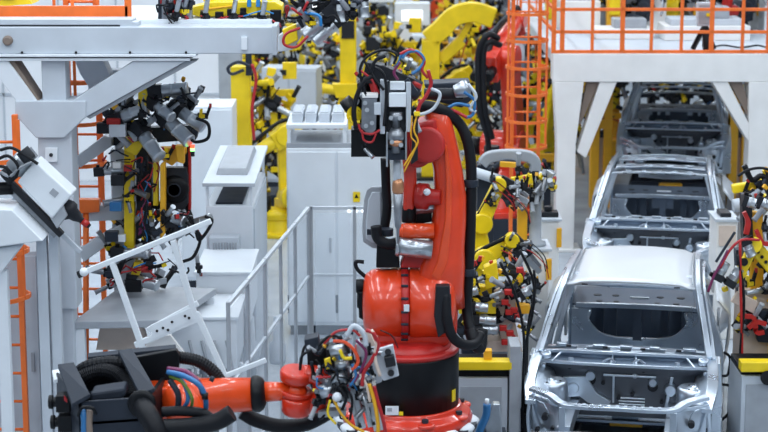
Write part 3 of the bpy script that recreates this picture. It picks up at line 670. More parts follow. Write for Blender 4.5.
# tilted white guard frame
YT = 15.4
tf = thing('tilted_frame', 'white tilted tubular frame with a drilled plate below the clamp fixture', 'frame', tuple(GX(180, YT)))
def rod(par, a, b, r_=.03, c='white', Y=YT, Y2=None, nm='tube', w=None):
    m = MB(c)
    if w: m.bar(V(*a, Y), V(*b, Y2 or Y), w)
    else: m.cyl(V(*a, Y), V(*b, Y2 or Y), r_, n=12)
    return m.build(nm, par, .006 if w else 0)
rod(tf, (82, 273), (211, 221), w=.045); rod(tf, (112, 262), (144, 352), w=.05); rod(tf, (173, 240), (196, 318), w=.05); rod(tf, (196, 312), (225, 376), w=.05); rod(tf, (148, 330), (198, 303), w=.045); rod(tf, (225, 376), (266, 360), w=.04)
rod(tf, (135, 345), (200, 318), w=.05); rod(tf, (144, 350), (150, 420), w=.06, Y2=YT + .2)
m = MB('white'); m.ball(V(84, 272, YT - .02), .038); m.use('dark').cyl(V(78, 275, YT), V(83, 273, YT), .03, n=12); m.build('end_knob', tf)
m = MB('white'); m.pp([(150, 326), (190, 308), (195, 319), (153, 339)], YT - .03, .04); m.use('dark')
for x, y in ((157, 331), (163, 328), (172, 322), (185, 316), (189, 318), (168, 330)): m.cyl(V(x, y, YT - .035), V(x, y, YT - .02), .012, n=8)
m.build('drilled_plate', tf)
m = MB('warm_white'); m.pp([(140, 356), (176, 356), (196, 368), (170, 335), (150, 338)], YT + .1, .05); m.build('foot_plate', tf, .004)
a = V(150, 415, YT + .2); MB('white').lim((a.x - .05, a.y - .05, 0), (a.x + .05, a.y + .05, a.z)).build('foot', tf); a = V(222, 372, YT); MB('white').lim((a.x - .03, a.y - .03, 0), (a.x + .03, a.y + .03, a.z)).build('foot', tf)

# fixture sitting on the gantry beam
YB = 17.5
zb = V(200, 25, YB).z
bf = thing('beam_fixture', 'yellow plate fixture with black pads lying on the gantry beam', 'fixture', (V(220, 25, YB).x, YB, zb))
m = MB('yellow'); m.pp([(190, 8), (214, 2), (275, 2), (282, 6), (282, 14), (200, 17), (190, 14)], YB, .35); m.use('amber').pp([(200, 9), (236, 5), (236, 6.5), (202, 11)], YB - .01, .02); m.use('yellow').pp([(196, -14), (270, -14), (278, 2), (204, 2)], YB + .35, .3); m.build('plate', bf, .01)
for pts in ([(215, 12), (223, 12), (223, 25), (215, 25)], [(227, 9), (233, 9), (233, 25), (227, 25)], [(240, 8), (246, 8), (246, 24), (240, 24)], [(270, 10), (281, 10), (281, 25), (270, 25)], [(213, 20), (284, 20), (284, 24), (213, 24)]):
    MB('black').pp(pts, YB - .06, .1).build('pad', bf, .006)
for x in (247, 256, 262): MB('blue').pp([(x, -8), (x + 4, -8), (x + 4, 7), (x, 7)], YB - .04, .05).build('bumper', bf, .004)
cables(bf, (V(190, 10, YB).x, YB - .15, zb + .02), (V(285, 10, YB).x, YB - .02, zb + .12), 8, .007, sag=.05)
for x, y in ((205, 16), (233, 16), (262, 18)): clamp(bf, V(x, y, YB - .08), (.2, -.3, 1), .6)
vf = thing('valve_rack', 'upright grey valve rack with red and yellow blocks on the gantry beam', 'rack', (V(170, 25, YB).x, YB - .02, zb))
for x, c, w_, t, b_ in ((166, 'steel', 9, -6, 25), (173, 'deep_red', 5, -6, 10), (188, 'alu', 8, -6, 24), (181, 'dark', 5, -6, 8), (176, 'deep_red', 3, 8, 26), (160, 'slate', 4, -4, 27)):
    MB(c).pp([(x - w_ / 2, t), (x + w_ / 2, t), (x + w_ / 2, b_), (x - w_ / 2, b_)], YB - .1, .12).build('block', vf, .006)
m = MB('steel'); m.cyl(V(185, 24, YB - .2), V(185, 30, YB - .2), .03); m.build('plunger', vf)
for x, y in ((170, 5), (184, 10), (190, 2), (176, 14), (184, 3)): clamp(vf, V(x, y, YB - .15), (.3, -.5, 1), .6)
cables(vf, (V(160, 10, YB).x, YB - .2, zb), (V(189, 10, YB).x, YB - .1, zb + .35), 10, .008, sag=.08)
a = V(148, 25, YB + .2); m = MB('brown'); m.prism([V(146, 25, YB), V(160, 25, YB), V(160, 17, YB), V(152, 20, YB)], (0, .2, 0)); tag(m.build('wedge_block'), 'small brown wedge block on the gantry beam beside the valve rack', 'block')
# servo tool hanging right of the beam end
YH = 16.6
ht = thing('servo_tool', 'grey servo tool with red cable loop hanging at the end of the gantry beam', 'tool', tuple(V(318, 20, YH)))
servo(ht, (338, 6), (304, 36), YH, .06); servo(ht, (346, 14), (314, 42), YH, .05); servo(ht, (340, -6), (340, 22), YH, .07); servo(ht, (362, -8), (364, 18), YH, .05)
for c, pts in (('dark', [(318, -6), (332, -6), (334, 12), (316, 14)]), ('steel', [(300, -8), (312, -8), (312, 20), (304, 28), (298, 14)]), ('yellow', [(282, 30), (296, 24), (298, 40), (286, 46)]), ('yellow', [(320, -8), (330, -8), (330, 2), (320, 2)]), ('slate', [(296, 20), (320, 8), (332, 22), (306, 34)]), ('deep_red', [(322, 8), (330, 5), (332, 12), (326, 16)])):
    MB(c).pp(pts, YH + .05, .12).build('block', ht, .008)
MB('cable_red').tube([V(x, y, YH - .12) for x, y in ((300, 28), (286, 34), (284, 44), (296, 47), (308, 36))], .012, 8).build('cable', ht)
for x, y in ((304, 4), (324, 20), (350, 12), (356, 4), (310, 22)): clamp(ht, V(x, y, YH - .05), (rnd.uniform(-1, 1), -.4, .6), .6)
cables(ht, (V(285, 20, YH).x, YH - .15, V(0, 34, YH).z), (V(366, 20, YH).x, YH, V(0, -6, YH).z), 12, .01, sag=.08)
m = MB('light_grey'); m.pp([(278, 36), (300, 22), (306, 30), (292, 50), (278, 52)], YH + .1, .16); m.build('mounting_arm', ht, .008)
m = MB('alu'); m.pp([(298, -20), (364, -20), (364, -8), (298, -8)], YH + .1, .15)
for x in (304, 330, 358): m.pp([(x, -10), (x + 5, -10), (x + 5, 10), (x, 10)], YH + .12, .1)
m.build('carrier', ht, .006)

# ================================================================ CABINETS, ENCLOSURE, FENCE
cabinet('white_enclosure', 'large white two door enclosure behind the glass fence', (GX(289, 22.4).x, 22.2, 0), (GX(386, 22.4).x, 23.4, 2.28), 'white', doors=2)
en = bpy.data.objects['white_enclosure']; ez = 2.28; ex0 = GX(289, 22.4).x; ex1 = GX(386, 22.4).x
def on(par, m, name, bevel=.006): return m.build(name, par, bevel)
on(en, MB('slate').lim((ex0, 22.18, .28), (ex1, 22.2, .5)), 'dark_band')
on(en, MB('yellow').pp([(353, 192), (360, 192), (360, 202), (353, 202)], 22.16, .01), 'warning_sign', 0)
m = MB('black').prism([V(356.5, 194, 22.155), V(358.6, 198, 22.155), V(354.4, 198, 22.155)], (0, .006, 0)); on(en, m, 'warning_symbol', 0)
for x in (349, 356, 363): on(en, MB('white_light').cyl(V(x, 211, 22.14), V(x, 211, 22.2), .02, n=12), 'indicator_lamp', 0)
m = MB('grey'); m.lim((ex0, 22.22, ez), (GX(352, 22.3, 2).x, 23.3, ez + .06)); on(en, m, 'top_plate')
ct = thing('ventilation_tray', 'white raised frame with ribbed grey ventilation boxes on top of the enclosure', 'tray', (ex0 + .3, 22.8, ez + .06))
zt = ez + .06
for x in (ex0 + .03, V(345, 150, 22.3).x):
    for y in (22.25, 23.2): MB('white').lim((x - .02, y - .02, zt), (x + .02, y + .02, zt + .17)).build('leg', ct)
m = MB('white'); m.lim((ex0, 22.22, zt + .17), (V(347, 150, 22.3).x, 23.24, zt + .22)); m.build('frame', ct, .005)
for i in range(4):
    m = MB('light_grey'); x = ex0 + .06 + i * .16; m.lim((x, 22.4, zt + .22), (x + .13, 23.1, zt + .33)); 
    for k in range(6): m.lim((x + .01, 22.42 + k * .11, zt + .33), (x + .12, 22.47 + k * .11, zt + .35))
    m.build('ribbed_box', ct, .006)
# tall back cabinet
cabinet('tall_cabinet', 'plain white tall cabinet behind the canopy topped one', (GX(186, 25).x, 24.6, 0), (GX(236, 25, 1).x, 25.4, 2.45), 'white', doors=1)
# canopy cabinet
cc = thing('canopy_cabinet', 'white cabinet with a sloping canopy roof over a dark opening', 'cabinet', tuple(GX(240, 20.8)))
X0 = V(206, 220, 20.2).x; X1 = V(253, 220, 20.2).x; zc = V(0, 206, 20.2).z
m = MB('white'); m.lim((X0, 20.2, .1), (X1, 22.4, zc)); m.build('housing', cc, .012)
MB('slate').lim((X0 + .02, 20.3, 0), (X1 - .02, 22.3, .1)).build('plinth', cc)
MB('slate').lim((X0 + .1, 20.3, zc), (X1 - .12, 22.2, zc + .02)).build('dark_opening', cc)
zr = zc + .22
for x in (X0 + .02, X1 - .02):
    for y in (20.22, 22.35): MB('white').lim((x - .015, y - .015, zc), (x + .015, y + .015, zr + (.05 if y > 21 else 0))).build('post', cc)
m = MB('light_grey'); m.hexa([(X0 - .03, 20.15, zr), (X1 + .03, 20.15, zr), (X1 + .03, 22.45, zr + .05), (X0 - .03, 22.45, zr + .05), (X0 - .03, 20.15, zr + .04), (X1 + .03, 20.15, zr + .04), (X1 + .03, 22.45, zr + .09), (X0 - .03, 22.45, zr + .09)]); m.build('canopy', cc, .006)
m = MB('grey'); m.hexa([(X0 + .08, 20.6, zr + .05), (X1 - .08, 20.6, zr + .05), (X1 - .08, 22.1, zr + .08), (X0 + .08, 22.1, zr + .08), (X0 + .1, 20.65, zr + .12), (X1 - .1, 20.65, zr + .12), (X1 - .1, 22.0, zr + .16), (X0 + .1, 22.0, zr + .16)]); m.build('roof_hatch', cc, .008)
m = MB('light_grey'); a = V(210, 236, 20.1); b = V(240, 252, 20.1); m.lim((a.x, 20.0, b.z), (b.x, 20.2, a.z)); m.use('grey')
for i in range(9): m.lim((a.x + .04 + i * .03, 19.985, b.z + .02), (a.x + .055 + i * .03, 20.0, a.z - .05))
m.build('vent_unit', cc, .006)
MB('light_grey').lim((X1, 20.25, .15), (X1 + .02, 22.3, zc - .04)).build('side_door', cc, .004)
# stepped white housings in front
for px0, px1, Y0, Y1, z, lb in ((196, 250, 18.9, 20.0, 1.50, 'low white machine housing in front of the canopy cabinet'), (152, 236, 17.9, 18.85, 1.28, 'wide low white machine housing nearest the tilted frame')):
    r_ = thing('machine_housing', lb, 'machine', tuple(GX((px0 + px1) / 2, (Y0 + Y1) / 2)))
    xa = V(px0, 280, Y0).x; xb = V(px1, 280, Y0).x
    MB('white').lim((xa, Y0, z - .5), (xb, Y1, z)).build('cover', r_, .01)
    MB('white').lim((xa - .02, Y0 - .02, z), (xb + .02, Y1 + .02, z + .03)).build('lid', r_, .005)
    for x in (xa + .05, xb - .05):
        for y in (Y0 + .05, Y1 - .05): MB('light_grey').lim((x - .035, y - .035, 0), (x + .035, y + .035, z - .5)).build('leg', r_, .004)
    MB('grey').lim((xa + .1, Y0 + .1, .25), (xb - .1, Y1 - .1, .5)).build('lower_tray', r_, .008)
    for i in range(3): MB('light_grey').lathe((xa + .25 + i * .28, Y0 + .25, .5), (0, 0, 1), [(0, .08), (.05, .09), (.2, .09), (.24, .05), (z - 1.0, .04)], 14).build('valve_body', r_)
    for i in range(4):
        x = xb - .1 - i * .12; MB('grey').tube([(x, Y0 - .03, z - .2), (x + .06, Y0 - .1, z - .5), (x - .02, Y0 - .05, .5)], .016, 8).build('pipe', r_)
# fence around the robot
def fence(label, a, b, z, n, gap=.12):
    a = Vector((a[0], a[1], 0)); b = Vector((b[0], b[1], 0)); r_ = thing('glass_fence', label, 'fence', tuple((a + b) / 2))
    for i in range(n + 1):
        p = a.lerp(b, i / n); MB('grey').lim((p.x - .018, p.y - .018, 0), (p.x + .018, p.y + .018, z)).build('post', r_, .004)
    up = Vector((0, 0, z - .02)); MB('light_grey').bar(a + up, b + up, .036, .036).build('top_rail', r_, .004); up = Vector((0, 0, z * .62)); MB('light_grey').bar(a + up, b + up, .025, .025).build('middle_rail', r_)
    lo = Vector((0, 0, gap)); MB('alu').bar(a + lo, b + lo, .04, .04).build('bottom_rail', r_, .004)
    for i in range(n):
        p = a.lerp(b, i / n); q = a.lerp(b, (i + 1) / n); d = (q - p).normalized() * .04
        MB('glass').bar(p + d + Vector((0, 0, z / 2 + .06)), q - d + Vector((0, 0, z / 2 + .06)), .008, z - .28).build('pane', r_)
    return r_
K = G(311, 206, 2.0); E1 = V(398, 206, 20); E2 = G(228, 302, 2.0)
fence('glass safety fence panel run directly before the white enclosure', (K.x, K.y), (E1.x, K.y), 2.0, 2)
fence('glass safety fence running diagonally towards the tilted frame', (E2.x, E2.y), (K.x - .03, K.y - .03), 2.0, 5)
# grey support column, yellow column
c0 = V(219, 100, 27); c1 = V(241, 100, 27)
r_ = thing('support_column', 'grey building column rising behind the end of the gantry beam', 'column', ((c0.x + c1.x) / 2, 27.15, 0))
MB('grey').lim((c0.x, 27, .06), (c1.x, 27.35, 5.9)).build('shaft', r_, .01); MB('grey').lim((c0.x - .1, 26.9, 0), (c1.x + .1, 27.45, .06)).build('base_plate', r_, .01)
c0 = V(231, 100, 25.5); c1 = V(250, 100, 25.5)
r_ = thing('lift_mast', 'tall yellow lift mast with cable loop beside the grey column', 'mast', ((c0.x + c1.x) / 2, 25.7, 0))
MB('yellow').lim((c0.x, 25.5, .05), (c1.x, 25.8, V(0, 67, 25.5).z)).build('mast', r_, .012); MB('dark').lim((c0.x - .08, 25.4, 0), (c1.x + .08, 25.9, .05)).build('base_plate', r_)
MB('slate').lim((c1.x - .05, 25.48, 3.2), (c1.x + .03, 25.52, V(0, 68, 25.5).z - .1)).build('guide_slot', r_)
MB('slate').tube([V(x, y, 25.4) for x, y in ((250, 66), (238, 62), (228, 68), (232, 74), (244, 70))], .022, 8).build('cable', r_)
MB('cable_red').tube([V(x, y, 25.4) for x, y in ((252, 64), (256, 80), (252, 110), (254, 140))], .022, 8).build('cable', r_)

# ================================================================ THE BIG RED ROBOT
YR = 15.6
RB = V(407, 412, YR)
MP = pxm(YR)
zb = V(407, 419, YR).z
rb = thing('industrial_robot', 'large red robot with black drum base and thick black hose in the middle', 'robot', (RB.x, YR, 0))
m = MB('slate'); m.lathe((RB.x, YR, 0), (0, 0, 1), [(0, .62), (.05, .62), (.06, .5), (zb - .05, .5), (zb - .04, .6), (zb, .6)], 32); m.build('pedestal', rb)
m = MB('white'); rr = .56
for i in range(14):
    a = i / 14 * 6.283; m.ball((RB.x + math.cos(a) * .5, YR + math.sin(a) * .5, zb - .01), .1, (1.2, 1.2, .5), 10)
m.build('dust_wrap', rb)
m = MB('red'); m.lathe((RB.x, YR, zb), (0, 0, 1), [(0, .55), (.04, .56), (.09, .54), (.12, .47), (.16, .46)], 36)
for i in range(8):
    a = i / 8 * 6.283 + .3; c = Vector((RB.x + math.cos(a) * .49, YR + math.sin(a) * .49, zb + .07)); m.lathe(c, (0, 0, 1), [(0, .085), (.03, .085), (.04, .05)], 14)
m.build('foot_ring', rb, .01)
for i in range(8):
    a = i / 8 * 6.283 + .3; c = Vector((RB.x + math.cos(a) * .49, YR + math.sin(a) * .49, zb + .11)); MB('slate').cyl(c, c + Vector((0, 0, .03)), .028, n=6, smooth=False).build('bolt', rb)
m = MB('black'); zd = V(407, 352, YR).z + .02; m.lathe((RB.x, YR, zb + .14), (0, 0, 1), [(0, .44), (zd - zb - .15, .44), (zd - zb - .14, .435)], 44); m.build('drum', rb)
m = MB('deep_red'); m.lathe((RB.x, YR, zd), (0, 0, 1), [(0, .435), (.03, .445), (.045, .43), (.05, .3)], 44); m.build('drum_rim', rb)
m = MB('white'); m.box((RB.x - .07 * 1.0 - .06, YR - .445, zb + .21), (.11, .012, .075)); m.use('yellow').box((RB.x - .035 - .02, YR - .448, zb + .185), (.035, .01, .03)); m.use('grey').box((RB.x - .15, YR - .453, zb + .22), (.04, .004, .03)); m.build('rating_label', rb)
m = MB('yellow'); a = R(-28); m.box((RB.x + math.cos(a) * .44, YR + math.sin(a) * .44, zb + .27), (.01, .06, .1), Matrix.Rotation(a, 3, 'Z')); m.build('warning_label', rb)
# turret housing
def P_(L_, Y=YR): return [V(x, y, Y) for x, y in L_]
m = MB('red'); m.pp([(374, 352), (370, 320), (378, 290), (400, 280), (440, 278), (459, 300), (457, 335), (447, 348), (408, 353)], YR - .18, .42); m.build('turret', rb, .05, 3)
c_ = V(366, 303, YR - .02); w0 = V(402, 303, YR - .02).x - c_.x
m = MB('robot_orange'); m.lathe(c_, (1, 0, 0), [(-.03, .10), (-.02, .2), (.0, .25), (.05, .285), (.1, .295), (w0 - .01, .30), (w0, .29)], 40); m.build('axis_housing', rb)
m = MB('robot_orange'); m.lathe(c_ + Vector((w0 + .06, 0, 0)), (1, 0, 0), [(0, .29), (.01, .305), (.30, .30), (.36, .27), (.39, .2)], 40); m.build('axis_housing', rb)
m = MB('deep_red'); m.lathe(c_ + Vector((w0 - .01, 0, 0)), (1, 0, 0), [(0, .27), (.005, .315), (.055, .315), (.075, .27)], 40); m.build('axis_flange', rb)
m = MB('deep_red'); m.lathe((RB.x, YR, zd + .03), (0, 0, 1), [(0, .38), (.03, .37), (.08, .30)], 36); m.build('slew_ring', rb)  # robot red darkened: the shade on the ring is painted into its colour
for k in range(9):
    a_ = R(100 + k * 20); q = c_ + Vector((w0 + .02, -.0 + math.cos(a_) * .318, math.sin(a_) * .318)); MB('slate').cyl(q - Vector((.03, 0, 0)), q + Vector((.03, 0, 0)), .012, n=6).build('bolt', rb)
q = V(406.5, 308, YR - .35); MB('white').box(q, (.045, .02, .055)).build('tag_plate', rb)
m = MB('dark'); m.pp([(436, 286), (450, 286), (450, 330), (438, 338), (434, 316)], YR - .34, .1); m.build('recess_cover', rb, .01)
m = MB('black'); m.cyl(V(364, 286, YR - .05), V(356, 286, YR - .05), .06); m.cyl(V(364, 300, YR - .05), V(357, 300, YR - .05), .07); m.pp([(358, 292), (366, 292), (366, 322), (359, 318)], YR - .12, .2); m.build('side_motor', rb, .01)
# lower arm: curved loft of rounded sections
m = MB('robot_orange')
secs = [(438, 305, 27, .2), (438, 285, 26, .21), (442, 265, 23, .2), (446, 245, 18.5, .19), (449, 220, 17, .18), (450, 195, 16, .17), (448, 170, 14.5, .16), (444, 148, 14, .15), (440, 130, 14, .15), (437, 114, 12.5, .14), (435, 105, 8, .10)]
def oval(c, wx, wy, wz=None, n=20, e=3.2):
    out = []
    for i in range(n):
        a = 6.28318 * i / n; ca, sa = math.cos(a), math.sin(a)
        out.append(c + Vector((math.copysign(abs(ca) ** (2 / e), ca) * wx, math.copysign(abs(sa) ** (2 / e), sa) * wy, 0)))
    return out
rings = [oval(V(x, y, YR), w_ / MP, h_) for x, y, w_, h_ in secs]; n = 20
m.add([p for r0 in rings for p in r0], [(i * n + j, i * n + (j + 1) % n, (i + 1) * n + (j + 1) % n, (i + 1) * n + j) for i in range(len(rings) - 1) for j in range(n)] + [tuple(range(n))[::-1], tuple(range((len(rings) - 1) * n, len(rings) * n))], True)
m.build('lower_arm', rb)
m = MB('orange_red'); m.pp([(437, 262), (431, 275), (440, 284), (448, 262), (452, 220), (452, 180), (447, 145), (444, 145), (446, 180), (445, 220)], YR - .205, .04); m.build('arm_rib', rb, .015)
m = MB('deep_red'); m.cyl(V(427, 145, YR - .25), V(427, 145, YR + .25), .15, n=28); m.cyl(V(417, 152, YR - .2), V(417, 152, YR + .2), .13, n=28); m.pp([(404, 128), (436, 118), (440, 150), (420, 166), (402, 160)], YR - .18, .36); m.build('elbow', rb, .03, 3)
m = MB('red'); m.pp([(402, 155), (416, 155), (417, 188), (414, 212), (403, 212), (404, 180)], YR - .12, .26); m.build('forearm', rb, .03, 3)
m = MB('black'); m.cyl(V(409, 205, YR - .06), V(409, 222, YR - .06), .06); m.use('alu').cyl(V(415, 208, YR), V(434, 206, YR), .055); m.build('wrist', rb, .005)
m = MB('deep_red'); m.lathe(V(418, 196, YR - .1), (.9, -.3, 0), [(0, .11), (.08, .11), (.1, .07), (.2, .06)], 20); m.use('white').ball(V(427, 192, YR - .25), .03); m.build('axis_drive', rb)
m = MB('alu'); m.cyl(V(396, 246, YR - .2), V(432, 250, YR - .2), .075); m.cyl(V(396, 246, YR - .2), V(399, 246, YR - .2), .085); m.build('balancer_cylinder', rb)
m = MB('orange_red'); m.cyl(V(403, 231, YR - .15), V(434, 231, YR - .15), .065); m.lathe(V(403, 231, YR - .15), (-1, 0, 0), [(0, .065), (.03, .05), (.05, .02)], 16); m.build('balancer_spring', rb)
m = MB('black'); m.pp([(377, 242), (398, 252), (400, 268), (376, 268)], YR - .1, .2); m.build('cable_box', rb, .01); MB('black').pp([(410, 212), (432, 212), (432, 222), (414, 225)], YR, .2).build('cable_box', rb, .01)
m = MB('deep_red'); m.pp([(404, 256), (412, 248), (430, 260), (430, 268), (400, 268)], YR - .1, .2); m.build('bracket', rb, .01)
# hoses
def hose(par, pts, r_, Y=YR, nm='hose', c='rubber', rib=0, k=8):
    return MB(c).tube([V(p[0], p[1], Y + (p[2] if len(p) > 2 else 0)) for p in pts], r_ / MP, 12, k, rib=rib).build(nm, par)
hose(rb, [(414, 112, -.1), (424, 106, -.12), (442, 110, -.1), (458, 122), (467, 140), (471, 165), (471, 200), (470, 240), (468, 280), (467, 310), (472, 338, -.1)], 5.4)
hose(rb, [(446, 294, -.3), (447, 318, -.34), (452, 336, -.34), (462, 344, -.3), (474, 344, -.2), (481, 334, -.1)], 5)
hose(rb, [(470, 330, -.1), (474, 342, -.15), (480, 348, -.1), (482, 330)], 6)
hose(rb, [(385, 158, .1), (386, 185, .1), (387, 210, .1), (384, 232, .1)], 4.6)
hose(rb, [(376, 226, -.1), (378, 238, -.1), (388, 244, -.1), (400, 242, -.05)], 5.5)
hose(rb, [(380, 290), (372, 282), (358, 270), (356, 262), (364, 262)], 2)
for x, y in ((471, 183), (468, 272), (386, 232)):
    m = MB('slate'); c = V(x, y, YR); m.cyl(c - Vector((0, 0, .03)), c + Vector((0, 0, .03)), .062); m.box(c + Vector((-.09, 0, 0)), (.14, .04, .045)); m.build('hose_clamp', rb, .004)
m = MB('grey'); m.pp([(371, 187), (384, 187), (384, 250), (372, 248), (363, 242), (362, 228), (364, 200), (367, 190)], YR + .12, .04); m.use('light_grey').pp([(372, 192), (381, 192), (381, 244), (372, 243), (366, 239), (366, 222), (368, 200)], YR + .11, .02); m.build('access_panel', rb, .008)
# black housing above the elbow
m = MB('slate'); m.pp([(424, 84), (470, 82), (474, 98), (462, 108), (430, 100)], YR + .2, .3); m.use('dark').cyl(V(424, 94, YR + .1), V(464, 94, YR + .1), .05); m.use('alu').lathe(V(454, 92, YR + .05), (1, 0, .3), [(0, .05), (.08, .07), (.12, .07), (.14, .02)], 16); m.build('wrist_drives', rb, .01)
for c, pts in (('sky_blue', [(464, 92), (474, 100), (473, 114), (466, 118)]), ('cable_red', [(418, 100), (436, 106), (452, 110), (468, 118)]), ('sky_blue', [(424, 110), (440, 112), (456, 104), (470, 106)]), ('light_grey', [(468, 84), (476, 96), (470, 108), (476, 112)])):
    hose(rb, [(x, y, -.05) for x, y in pts], 1.6, c=c, nm='cable')

# ---------------------------------------------------------------- welding gun on the big robot
YW = 15.1
MW = pxm(YW)
wg = thing('welding_gun', 'grey and white welding gun with looping cables held by the big red robot', 'welding gun', tuple(V(398, 130, YW)))
for c, pts, y, t in (('light_grey', [(380, 80), (385, 80), (385, 134), (380, 134)], -.12, .3), ('light_grey', [(406, 82), (411, 82), (411, 132), (406, 132)], -.12, .3), ('white', [(389, 93), (406, 93), (406, 107), (389, 107)], -.16, .05), ('white', [(390, 82), (405, 82), (405, 90), (390, 90)], -.12, .1),
                     ('grey', [(386, 80), (406, 80), (406, 158), (386, 158)], .0, .1), ('dark', [(387, 108), (405, 108), (405, 132), (387, 132)], -.08, .1), ('warm_white', [(362, 94), (378, 94), (378, 98), (362, 98)], -.16, .12), ('steel', [(362, 98), (377, 98), (376, 130), (370, 136), (361, 128)], -.14, .12), ('light_grey', [(374, 103), (381, 103), (381, 115), (374, 115)], -.18, .06),
                     ('dark', [(364, 62), (384, 66), (416, 80), (408, 84), (378, 82), (366, 84)], -.05, .22), ('slate', [(408, 78), (418, 92), (412, 96), (402, 84)], -.1, .1), ('black', [(351, 130), (386, 130), (386, 157), (351, 157)], 0, .25), ('dark', [(362, 70), (412, 74), (412, 128), (362, 128)], .12, .15), ('slate', [(354, 98), (362, 96), (362, 128), (354, 130)], .0, .2), ('black', [(357, 84), (366, 78), (368, 132), (358, 134)], 0, .2), ('alu', [(386, 132), (388, 132), (388, 167), (386, 167)], -.12, .16), ('alu', [(405, 132), (407, 132), (407, 160), (405, 160)], -.12, .16),
                     ('slate', [(388, 150), (405, 150), (405, 160), (388, 160)], -.1, .12), ('deep_red', [(369, 84), (376, 84), (380, 94), (372, 94)], -.05, .1), ('dark', [(413, 120), (418, 120), (418, 160), (411, 165)], -.05, .1)):
    MB(c).pp(pts, YW + y, t).build('plate', wg, .005)
m = MB('black'); m.cyl(V(348, 113, YW), V(357, 106, YW), .11, n=24); m.use('yellow').lathe(V(349, 113, YW - .02), (.4, -.9, 0), [(.1, .05), (.11, .07)], 16); m.build('servo_motor', wg)
m = MB('slate'); m.lathe(V(413, 78, YW + .12), (-.35, -.3, -1), [(0, .02), (.01, .09), (.14, .09), (.16, .06)], 20); m.use('deep_red').lathe(V(413, 76, YW + .12), (-.35, -.3, -1), [(.05, .095), (.09, .095)], 20); m.build('transformer', wg)
m = MB('steel'); m.lathe(V(396, 112, YW - .1), (0, 0, -1), [(0, .05), (.06, .05), (.07, .03), (.14, .03)], 16); m.lathe(V(396, 128, YW - .1), (0, 0, -1), [(0, .04), (.05, .07), (.09, .07), (.1, .04), (.2, .035)], 16); m.use('copper').lathe(V(396, 140, YW - .12), (0, 0, -1), [(0, .05), (.03, .055), (.05, .03)], 14); m.build('linkage', wg)
m = MB('light_grey'); m.lathe(V(397, 160, YW), (0, 0, -1), [(0, .03), (.2, .03), (.21, .02)], 14); m.use('copper').lathe(V(398, 186, YW), (0, 0, -1), [(-.06, .03), (-.03, .045), (.03, .05), (.06, .04)], 16); m.use('steel').lathe(V(398, 188, YW), (0, 0, -1), [(0, .04), (.2, .035), (.32, .025), (.34, .012), (.46, .01)], 14); m.build('electrode_arm', wg)
hs = lambda pts, r_, c='rubber', nm='cable': MB(c).tube([V(p[0], p[1], YW - (p[2] if len(p) > 2 else .15)) for p in pts], r_ / MW, 8, 7).build(nm, wg)
for pts, r_, c in (([(366, 96), (360, 72), (366, 58), (382, 50), (396, 54), (394, 64)], 1.4, 'rubber'), ([(362, 76), (368, 58), (384, 50), (398, 58), (392, 66)], .8, 'yellow'), ([(372, 66), (382, 72), (386, 84), (386, 104), (384, 126)], 1.5, 'rubber'),
                   ([(402, 58), (408, 52), (418, 52), (424, 60), (420, 68), (412, 74)], 1.6, 'sky_blue'), ([(396, 68), (402, 54), (412, 50), (422, 56)], 1.2, 'sky_blue'), ([(400, 54), (412, 50), (424, 60), (422, 70), (428, 78)], 1.5, 'cable_red'), ([(428, 70), (431, 84), (426, 96), (420, 104), (417, 114)], 1.8, 'cable_red'), ([(430, 88), (440, 94), (434, 108), (422, 114), (414, 112)], 1.6, 'light_grey'),
                   ([(358, 124), (362, 132), (372, 134), (380, 130)], 1.2, 'cable_red'), ([(417, 114), (414, 130), (418, 142), (410, 156), (404, 166)], .9, 'amber'), ([(412, 116), (411, 136), (416, 146), (404, 172)], .7, 'amber'), ([(356, 128), (354, 108), (362, 84), (372, 76)], 2.4, 'rubber'), ([(376, 134), (372, 142), (364, 140), (362, 130)], 1, 'cable_red'), ([(360, 70), (372, 80), (376, 92)], 1.2, 'cable_red'), ([(364, 60), (374, 78), (384, 90)], 1.4, 'rubber'), ([(400, 62), (394, 72), (398, 80)], 1.4, 'magenta'), ([(350, 116), (352, 122), (360, 122)], 1.3, 'yellow'), ([(386, 56), (376, 60), (370, 74)], 1.8, 'rubber')):
    hs(pts, r_, c)
MB('yellow').pp([(414, 112), (420, 112), (420, 116), (414, 116)], YW - .2, .03).build('connector', wg, .003)
for x, y in ((365, 103), (367, 110), (372, 123), (366, 126), (391, 118), (400, 118), (392, 142), (401, 145)):
    MB('alu').cyl(V(x, y, YW - .17), V(x, y, YW - .1), .018, n=10).build('bolt', wg)
for i in range(10): clamp(wg, V(rnd.uniform(358, 416), rnd.uniform(70, 150), YW + .02), (rnd.uniform(-1, 1), -.5, rnd.uniform(-1, 1)), .45)

# ================================================================ FOREGROUND ROBOT ARM (lower left)
YA = 13.3; MA = pxm(YA)
fr = thing('industrial_robot', 'horizontal red robot arm reaching right from the lower left corner', 'robot', (V(120, 400, YA).x, YA, 0))
A_ = lambda x, y, dy=0: V(x, y, YA + dy)
m = MB('orange_red'); m.lathe(A_(150, 399), A_(256, 394) - A_(150, 399), [(0, 22 / MA), (.35, 21 / MA), (.36, 19 / MA), ((A_(256, 394) - A_(150, 399)).length, 16.5 / MA)], 32); m.build('upper_arm', fr)
m = MB('black'); d = A_(256, 394) - A_(150, 399); m.lathe(A_(252, 394), d, [(0, 17 / MA), (.02, 18.5 / MA), (.05, 18.5 / MA), (.08, 16 / MA), (.1, 11 / MA)], 28); m.build('collar', fr)
m = MB('orange_red'); m.cyl(A_(262, 392), A_(290, 391), 10.5 / MA, 9 / MA); m.ball(A_(296, 392), 11.5 / MA); m.build('wrist_arm', fr)
m = MB('red'); m.lathe(A_(298, 378, -.0), (.18, -.1, 1), [(-.14, 16 / MA), (-.09, 17 / MA)], 24)
